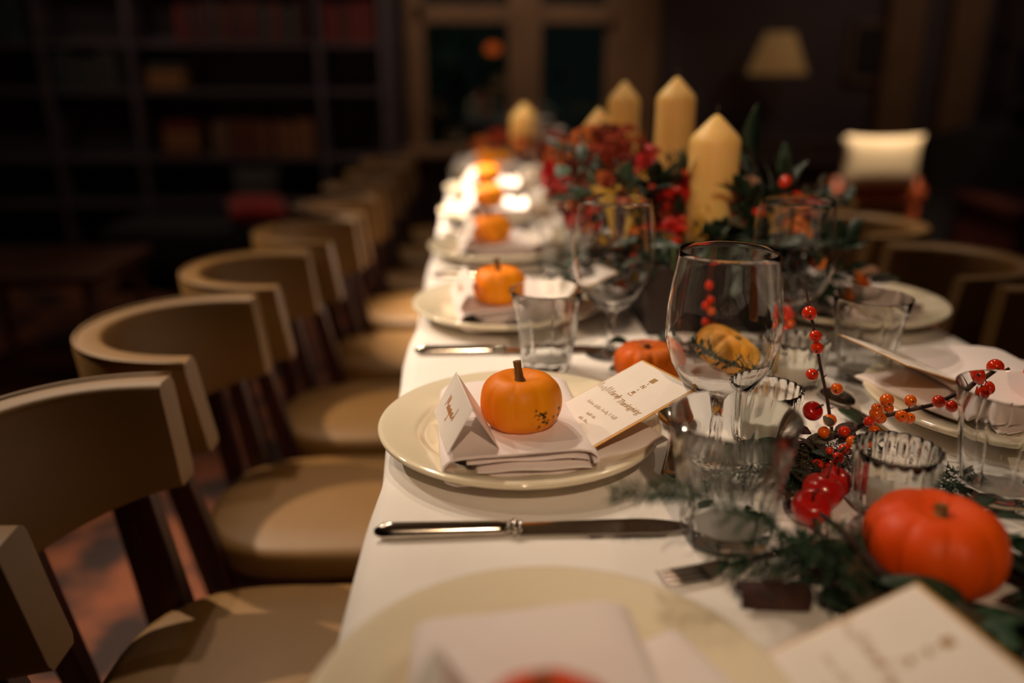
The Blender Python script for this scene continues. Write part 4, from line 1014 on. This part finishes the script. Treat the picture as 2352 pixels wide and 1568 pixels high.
# main bouquet
A1 = arrangement('long dark planter of burgundy hydrangea, berries, orange blooms and leaves around the candles', (.38, 1.48, TZ + .0006), 0, 0)
PX0, PX1, PY0, PY1, PH = -.112, .122, -.19, .16, .115
for bx in [(PX0, PX1, PY0, PY0 + .012), (PX0, PX1, PY1 - .012, PY1), (PX0, PX0 + .012, PY0 + .012, PY1 - .012), (PX1 - .012, PX1, PY0 + .012, PY1 - .012)]:
    MB().box(*bx, 0, PH).build('planter_board', M_plank, A1, smooth=False, bevel=.002)
MB().box(PX0 + .012, PX1 - .012, PY0 + .012, PY1 - .012, 0, .003).build('planter_base', M_plank, A1, smooth=False)
O1 = (.34, 1.50, TZ + .09)
for k, (px, py, Y, mi, sc) in enumerate([(1395, 365, 1.62, 0, .9), (1325, 395, 1.60, 1, .75), (1455, 400, 1.56, 2, .8), (1370, 440, 1.53, 1, .85), (1300, 430, 1.66, 0, .7), (1440, 470, 1.5, 2, .85), (1530, 480, 1.47, 2, .8), (1400, 335, 1.72, 2, .9), (1500, 560, 1.43, 0, .6), (1350, 350, 1.66, 1, 1.0), (1290, 370, 1.72, 1, .8), (1430, 350, 1.60, 0, .9), (1340, 420, 1.56, 2, .9), (1470, 440, 1.5, 0, .8), (1280, 350, 1.8, 0, .8), (1330, 470, 1.5, 2, .7), (1560, 480, 1.5, 2, .7)]):
    p = at(px, py, Y); flower(A1, 'hydrangea_head', HYD[k % 3], M_hyd[mi], p, (.5, .1 * k, k), sc); stalk(A1, p, O1)
for k, (px, py, Y, m, sc) in enumerate([(1430, 452, 1.44, M_yel, 1.0), (1345, 450, 1.5, M_yel, .9), (1468, 478, 1.42, M_yel, .8), (1490, 412, 1.46, M_yel, .8), (1535, 540, 1.40, M_yel, .6), (1470, 545, 1.42, M_orf, .9), (1300, 455, 1.55, M_orf, .8), (1262, 430, 1.66, M_redf, .9), (1285, 400, 1.7, M_redf, 1.0), (1618, 490, 1.345, M_yel, .62), (1612, 530, 1.345, M_yel, .62), (1545, 360, 1.5, M_dry, .6), (1555, 400, 1.5, M_dry, .6), (1355, 570, 1.42, M_dry, .8)]):
    p = at(px, py, Y); flower(A1, 'bloom_spray', SPR[k % 3], m, p, (.6, .2 * k, k), sc)
    if k < 9: stalk(A1, p, O1)
for k, (px, py, Y, m, sc) in enumerate([(1485, 372, 1.5, M_redf, .55), (1572, 415, 1.42, M_redf, .55), (1567, 450, 1.42, M_redf, .6), (1528, 455, 1.41, M_redf, .45), (1380, 520, 1.45, M_redf, .45), (1265, 400, 1.62, M_redf, .8), (1540, 520, 1.4, M_redf, .45)]):
    p = at(px, py, Y); flower(A1, 'rose', ROSE, m, p, (.9 + .2 * (k % 3), .3 * (k % 2), k), sc); stalk(A1, p, O1)
for k, (px, py, Y, rot, sc) in enumerate([(1408, 545, 1.40, (-.15, .1, 2.6), .62), (1432, 560, 1.42, (-.3, .6, .5), .5)]):
    flower(A1, 'calla_lily', CALLA, M_cal, at(px, py, Y), rot, sc)
rb_ = random.Random(12)
for k in range(46):
    px, py = rb_.choice([(1505, 445), (1480, 600), (1545, 600), (1560, 530), (1500, 520), (1365, 480)]); p = at(px + rb_.gauss(0, 16), py + rb_.gauss(0, 18), 1.43 + rb_.uniform(-.03, .03))
    o = flower(A1, 'berry', BERRY, M_berry, p, (0, 0, 0), rb_.uniform(.006, .009))
for k, (a, b, n, m, me, sc) in enumerate([((1470, 560), (1425, 400), 7, M_euc, LEAF2, .8), ((1420, 520), (1300, 460), 8, M_euc, LEAF2, .9), ((1500, 620), (1560, 580), 5, M_euc, LEAF2, .9), ((1440, 600), (1330, 590), 8, M_leafd, LEAFL, .9), ((1420, 650), (1290, 640), 8, M_leafd, LEAFL, .8), ((1480, 640), (1400, 700), 7, M_leafd, LEAFL, .8), ((1520, 640), (1570, 720), 7, M_leafd, LEAFL, .8), ((1440, 500), (1540, 420), 7, M_leafd, LEAF2, .9), ((1430, 690), (1380, 760), 5, M_leafd, LEAFL, .8), ((1530, 590), (1470, 520), 7, M_leafd, LEAFL, .9), ((1400, 470), (1280, 340), 7, M_leafd, LEAF2, .8), ((1520, 700), (1480, 780), 6, M_leafd, LEAFL, .8)]):
    euc_branch(A1, at(*a, 1.45 if k < 6 else 1.5), at(*b, 1.40 if k not in (3, 10) else 1.55), n, k, m, me, sc)
leaf_at(A1, 1545, 625, 1.28, (1.4, -1.2, 1.2), M_eucl, LEAF2, .8)
rb_ = random.Random(31)
for k in range(26):
    e = at(rb_.uniform(1290, 1590), rb_.uniform(370, 690), rb_.uniform(1.40, 1.56)); o_ = Vector(O1).lerp(e, .25)
    euc_branch(A1, o_, e, 7, 100 + k, M_leafd if k % 4 else M_euc, LEAFL if k % 3 else LEAF2, .85)
for k in range(34):
    p = at(rb_.gauss(1450, 70), rb_.gauss(500, 65), rb_.uniform(1.40, 1.5)); flower(A1, 'bloom_spray', SPR[k % 3], rb_.choice([M_yel, M_hyd[0], M_hyd[2], M_redf, M_orf, M_hyd[2]]), p, (.6, .2 * k, k), rb_.uniform(.5, .9))
# bouquet right of the candles
A2 = A1
O2 = (.45, 1.46, TZ + .09)
for k, (px, py, Y, mi, sc) in enumerate([(1765, 520, 1.45, 2, .75), (1700, 560, 1.40, 2, .6)]):
    p = at(px, py, Y); flower(A2, 'hydrangea_head', HYD[k % 3], M_hyd[mi], p, (.5, .1, k), sc); stalk(A2, p, O2)
for k, (px, py, Y, m, sc) in enumerate([(1716, 428, 1.42, M_pkf, .8), (1700, 450, 1.4, M_pkf, .6), (1815, 490, 1.38, M_orf, .9), (1832, 525, 1.36, M_orf, 1.0), (1790, 540, 1.38, M_yel, .8), (1845, 545, 1.34, M_orf, .8)]):
    p = at(px, py, Y); flower(A2, 'bloom_spray', SPR[k % 3], m, p, (.6, .2 * k, k), sc); stalk(A2, p, O2)
for k, (px, py, Y, m, sc) in enumerate([(1880, 605, 1.30, M_orf, .45), (1975, 655, 1.28, M_orf, .75), (1935, 690, 1.26, M_orf, .5), (1990, 640, 1.31, M_pkf, .7)]):
    p = at(px, py, Y); flower(A2, 'rose', ROSE, m, p, (.9, .2 * k, k), sc); stalk(A2, p, O2)
for k, (px, py) in enumerate([(1702, 500), (1720, 495), (1738, 488), (1805, 415), (1800, 422), (1830, 450), (1697, 510), (1480, 300)][:7]):
    flower(A2, 'berry', BERRY, M_berry, at(px, py, 1.36), (0, 0, 0), [.014, .008, .008, .010, .008, .009, .008][k])
for k, (a, b, n, m, me, sc, Y) in enumerate([((1745, 560), (1722, 340), 5, M_leafd, LEAFL, 1.0, 1.42), ((1770, 540), (1800, 390), 6, M_euc, LEAF, .9, 1.45), ((1780, 560), (1900, 420), 9, M_dry, LEAF, .5, 1.42), ((1700, 600), (1640, 540), 6, M_leafd, LEAF2, 1.1, 1.36), ((1740, 620), (1700, 540), 7, M_leafd, LEAFL, 1.0, 1.36), ((1840, 620), (1970, 570), 6, M_leafd, LEAF2, 1.3, 1.34), ((1850, 660), (2010, 650), 7, M_leafd, LEAF2, 1.1, 1.30), ((1760, 660), (1720, 600), 7, M_leafd, LEAFL, 1.0, 1.38), ((1840, 680), (1950, 720), 6, M_leafd, LEAF2, 1.0, 1.27), ((1800, 600), (1880, 600), 6, M_leafd, LEAFL, .9, 1.38), ((1780, 480), (1850, 460), 6, M_dry, LEAF, .6, 1.42), ((1680, 640), (1600, 620), 6, M_leafd, LEAFL, .9, 1.38), ((1720, 700), (1640, 700), 6, M_leafd, LEAFL, .9, 1.4)]):
    euc_branch(A2, at(*a, Y + .03), at(*b, Y), n, 40 + k, m, me, sc)
rb_ = random.Random(77)
for k in range(22):
    e = at(rb_.uniform(1660, 1960), rb_.uniform(430, 690), rb_.uniform(1.30, 1.48)); o_ = Vector(O2).lerp(e, .3)
    euc_branch(A2, o_, e, 7, 200 + k, [M_leafd, M_leafd, M_dry, M_euc][k % 4], LEAFL if k % 3 else LEAF2, .85)
for k in range(16):
    p = at(rb_.gauss(1790, 60), rb_.gauss(520, 45), rb_.uniform(1.36, 1.46)); flower(A2, 'bloom_spray', SPR[k % 3], rb_.choice([M_yel, M_dry, M_hyd[2], M_redf, M_orf, M_pkf]), p, (.6, .2 * k, k), rb_.uniform(.4, .8))
for k in range(20):
    e = Vector((rb_.uniform(.26, .50), rb_.uniform(1.255, 1.30), TZ + rb_.uniform(.10, .17))); o_ = Vector((e.x, 1.36, TZ + .12))
    euc_branch(A1, o_, e, 5, 300 + k, M_leafd, LEAFL if k % 3 else LEAF2, .8)
fern_p = [at(1830, 520, 1.40), at(1880, 460, 1.40), at(1915, 420, 1.40)]
# far bouquet
A3 = arrangement('far blurred bouquet of rust flowers around the farthest candle', (.235, 3.36, TZ + .0006), .05, .12)
O3 = (.235, 3.36, TZ + .12)
for k, (px, py, Y, mi, sc) in enumerate([(1150, 322, 3.40, 0, 1.0), (1200, 335, 3.22, 1, .9), (1250, 350, 3.25, 0, .9), (1110, 335, 3.45, 1, .8), (1290, 330, 3.35, 2, .8)]):
    p = at(px, py, Y); flower(A3, 'hydrangea_head', HYD[k % 3], M_hyd[mi], p, (.5, .1, k), sc); stalk(A3, p, O3)
for k, (px, py, Y, m) in enumerate([(1235, 365, 3.2, M_orf), (1185, 350, 3.22, M_orf), (1285, 325, 3.25, M_pkf)]):
    flower(A3, 'rose', ROSE, m, at(px, py, Y), (.9, .2, k), .8)
for k, (a, b) in enumerate([((1230, 400), (1270, 330)), ((1220, 390), (1130, 350)), ((1240, 420), (1250, 440))]):
    euc_branch(A3, at(*a, 3.35), at(*b, 3.25), 6, 70 + k, M_leafd, LEAFL, 1.0)
for o in bpy.data.objects:
    if o.type == 'MESH' and o.parent and o.parent.get('category') in ('wine glass', 'tumbler'): o.cycles.is_caustics_caster = True

bpy.context.view_layer.update()
for t in (A1, A2, A3):
    for o in t.children_recursive:
        if o.type == 'MESH' and o.name.split('.')[0] in ('leaf', 'berry', 'bloom_spray', 'rose', 'calla_lily', 'hydrangea_head'):
            zm = min((o.matrix_world @ Vector(c)).z for c in o.bound_box)
            if zm < TZ + .004: o.location.z += TZ + .004 - zm

def garland(lab, path, n, spread, seed, mats, sc=1.0):
    rnd = random.Random(seed); P_ = [Vector((x, y, TZ + .004)) for x, y in path]; b0 = P_[0].copy()
    t = thing('leaf_garland', lab, 'garland', b0, group='garlands of dark leaves')
    MB().tube([p - b0 + Vector((0, 0, .003)) for p in P_], [.0028] * len(P_), 6).build('vine', M_twig, t)
    for k in range(n):
        u = rnd.random() * (len(P_) - 1); i = min(int(u), len(P_) - 2); p = P_[i].lerp(P_[i + 1], u - i)
        q = p + Vector((rnd.gauss(0, spread), rnd.gauss(0, spread), abs(rnd.gauss(0, .010)) + .003))
        if any((q - Vector(c)).xy.length < r for c, r in KEEP): continue
        me = rnd.choice((LEAF, LEAF2, LEAFL)); m = rnd.choice(mats)
        o = solid(slotmat(link('leaf', me, None, t, q - b0, (rnd.uniform(-.5, .5), rnd.uniform(-.55, .12), rnd.uniform(0, 6.28)), sc * rnd.uniform(.5, .95)), m))
    bpy.context.view_layer.update()
    for o in t.children:
        if o.name.startswith('leaf'):
            zm = min((o.matrix_world @ Vector(c)).z for c in o.bound_box)
            if zm < TZ + .002: o.location.z += TZ + .002 - zm
    return t
KEEP = [((.402, .722, 0), .05), ((.383, .606, 0), .062), ((.224, .676, 0), .052), ((.258, .845, 0), .05), ((.327, .885, 0), .05), ((.52, .742, 0), .05), ((.20, .80, 0), .03), ((.326, 1.085, 0), .06), ((.43, 1.065, 0), .045), ((.535, 1.085, 0), .05), ((.31, .69, 0), .03), ((.335, .728, 0), .03), ((.358, .752, 0), .025)]
DK = [M_leafd, M_leafd, M_fern, M_dry]
garland('dark leaf garland curling in front of the big red pumpkin', [(.46, .36), (.43, .45), (.40, .52), (.345, .56), (.31, .575)], 90, .024, 5, DK)
garland('dark leaf garland tangled around the berry twigs and red apples', [(.30, .72), (.32, .79), (.35, .83), (.37, .84), (.38, .85)], 46, .018, 6, [M_dry, M_dry, M_leafd, M_twig], .7)
garland('dark leaf garland between the wine glass and the planter', [(.25, 1.20), (.30, 1.16), (.36, 1.15), (.40, 1.19)], 60, .025, 7, DK, .8)
garland('leafy garland at the right picture edge, low in the corner', [(.47, .52), (.46, .60), (.455, .66)], 50, .022, 8, DK, .9)
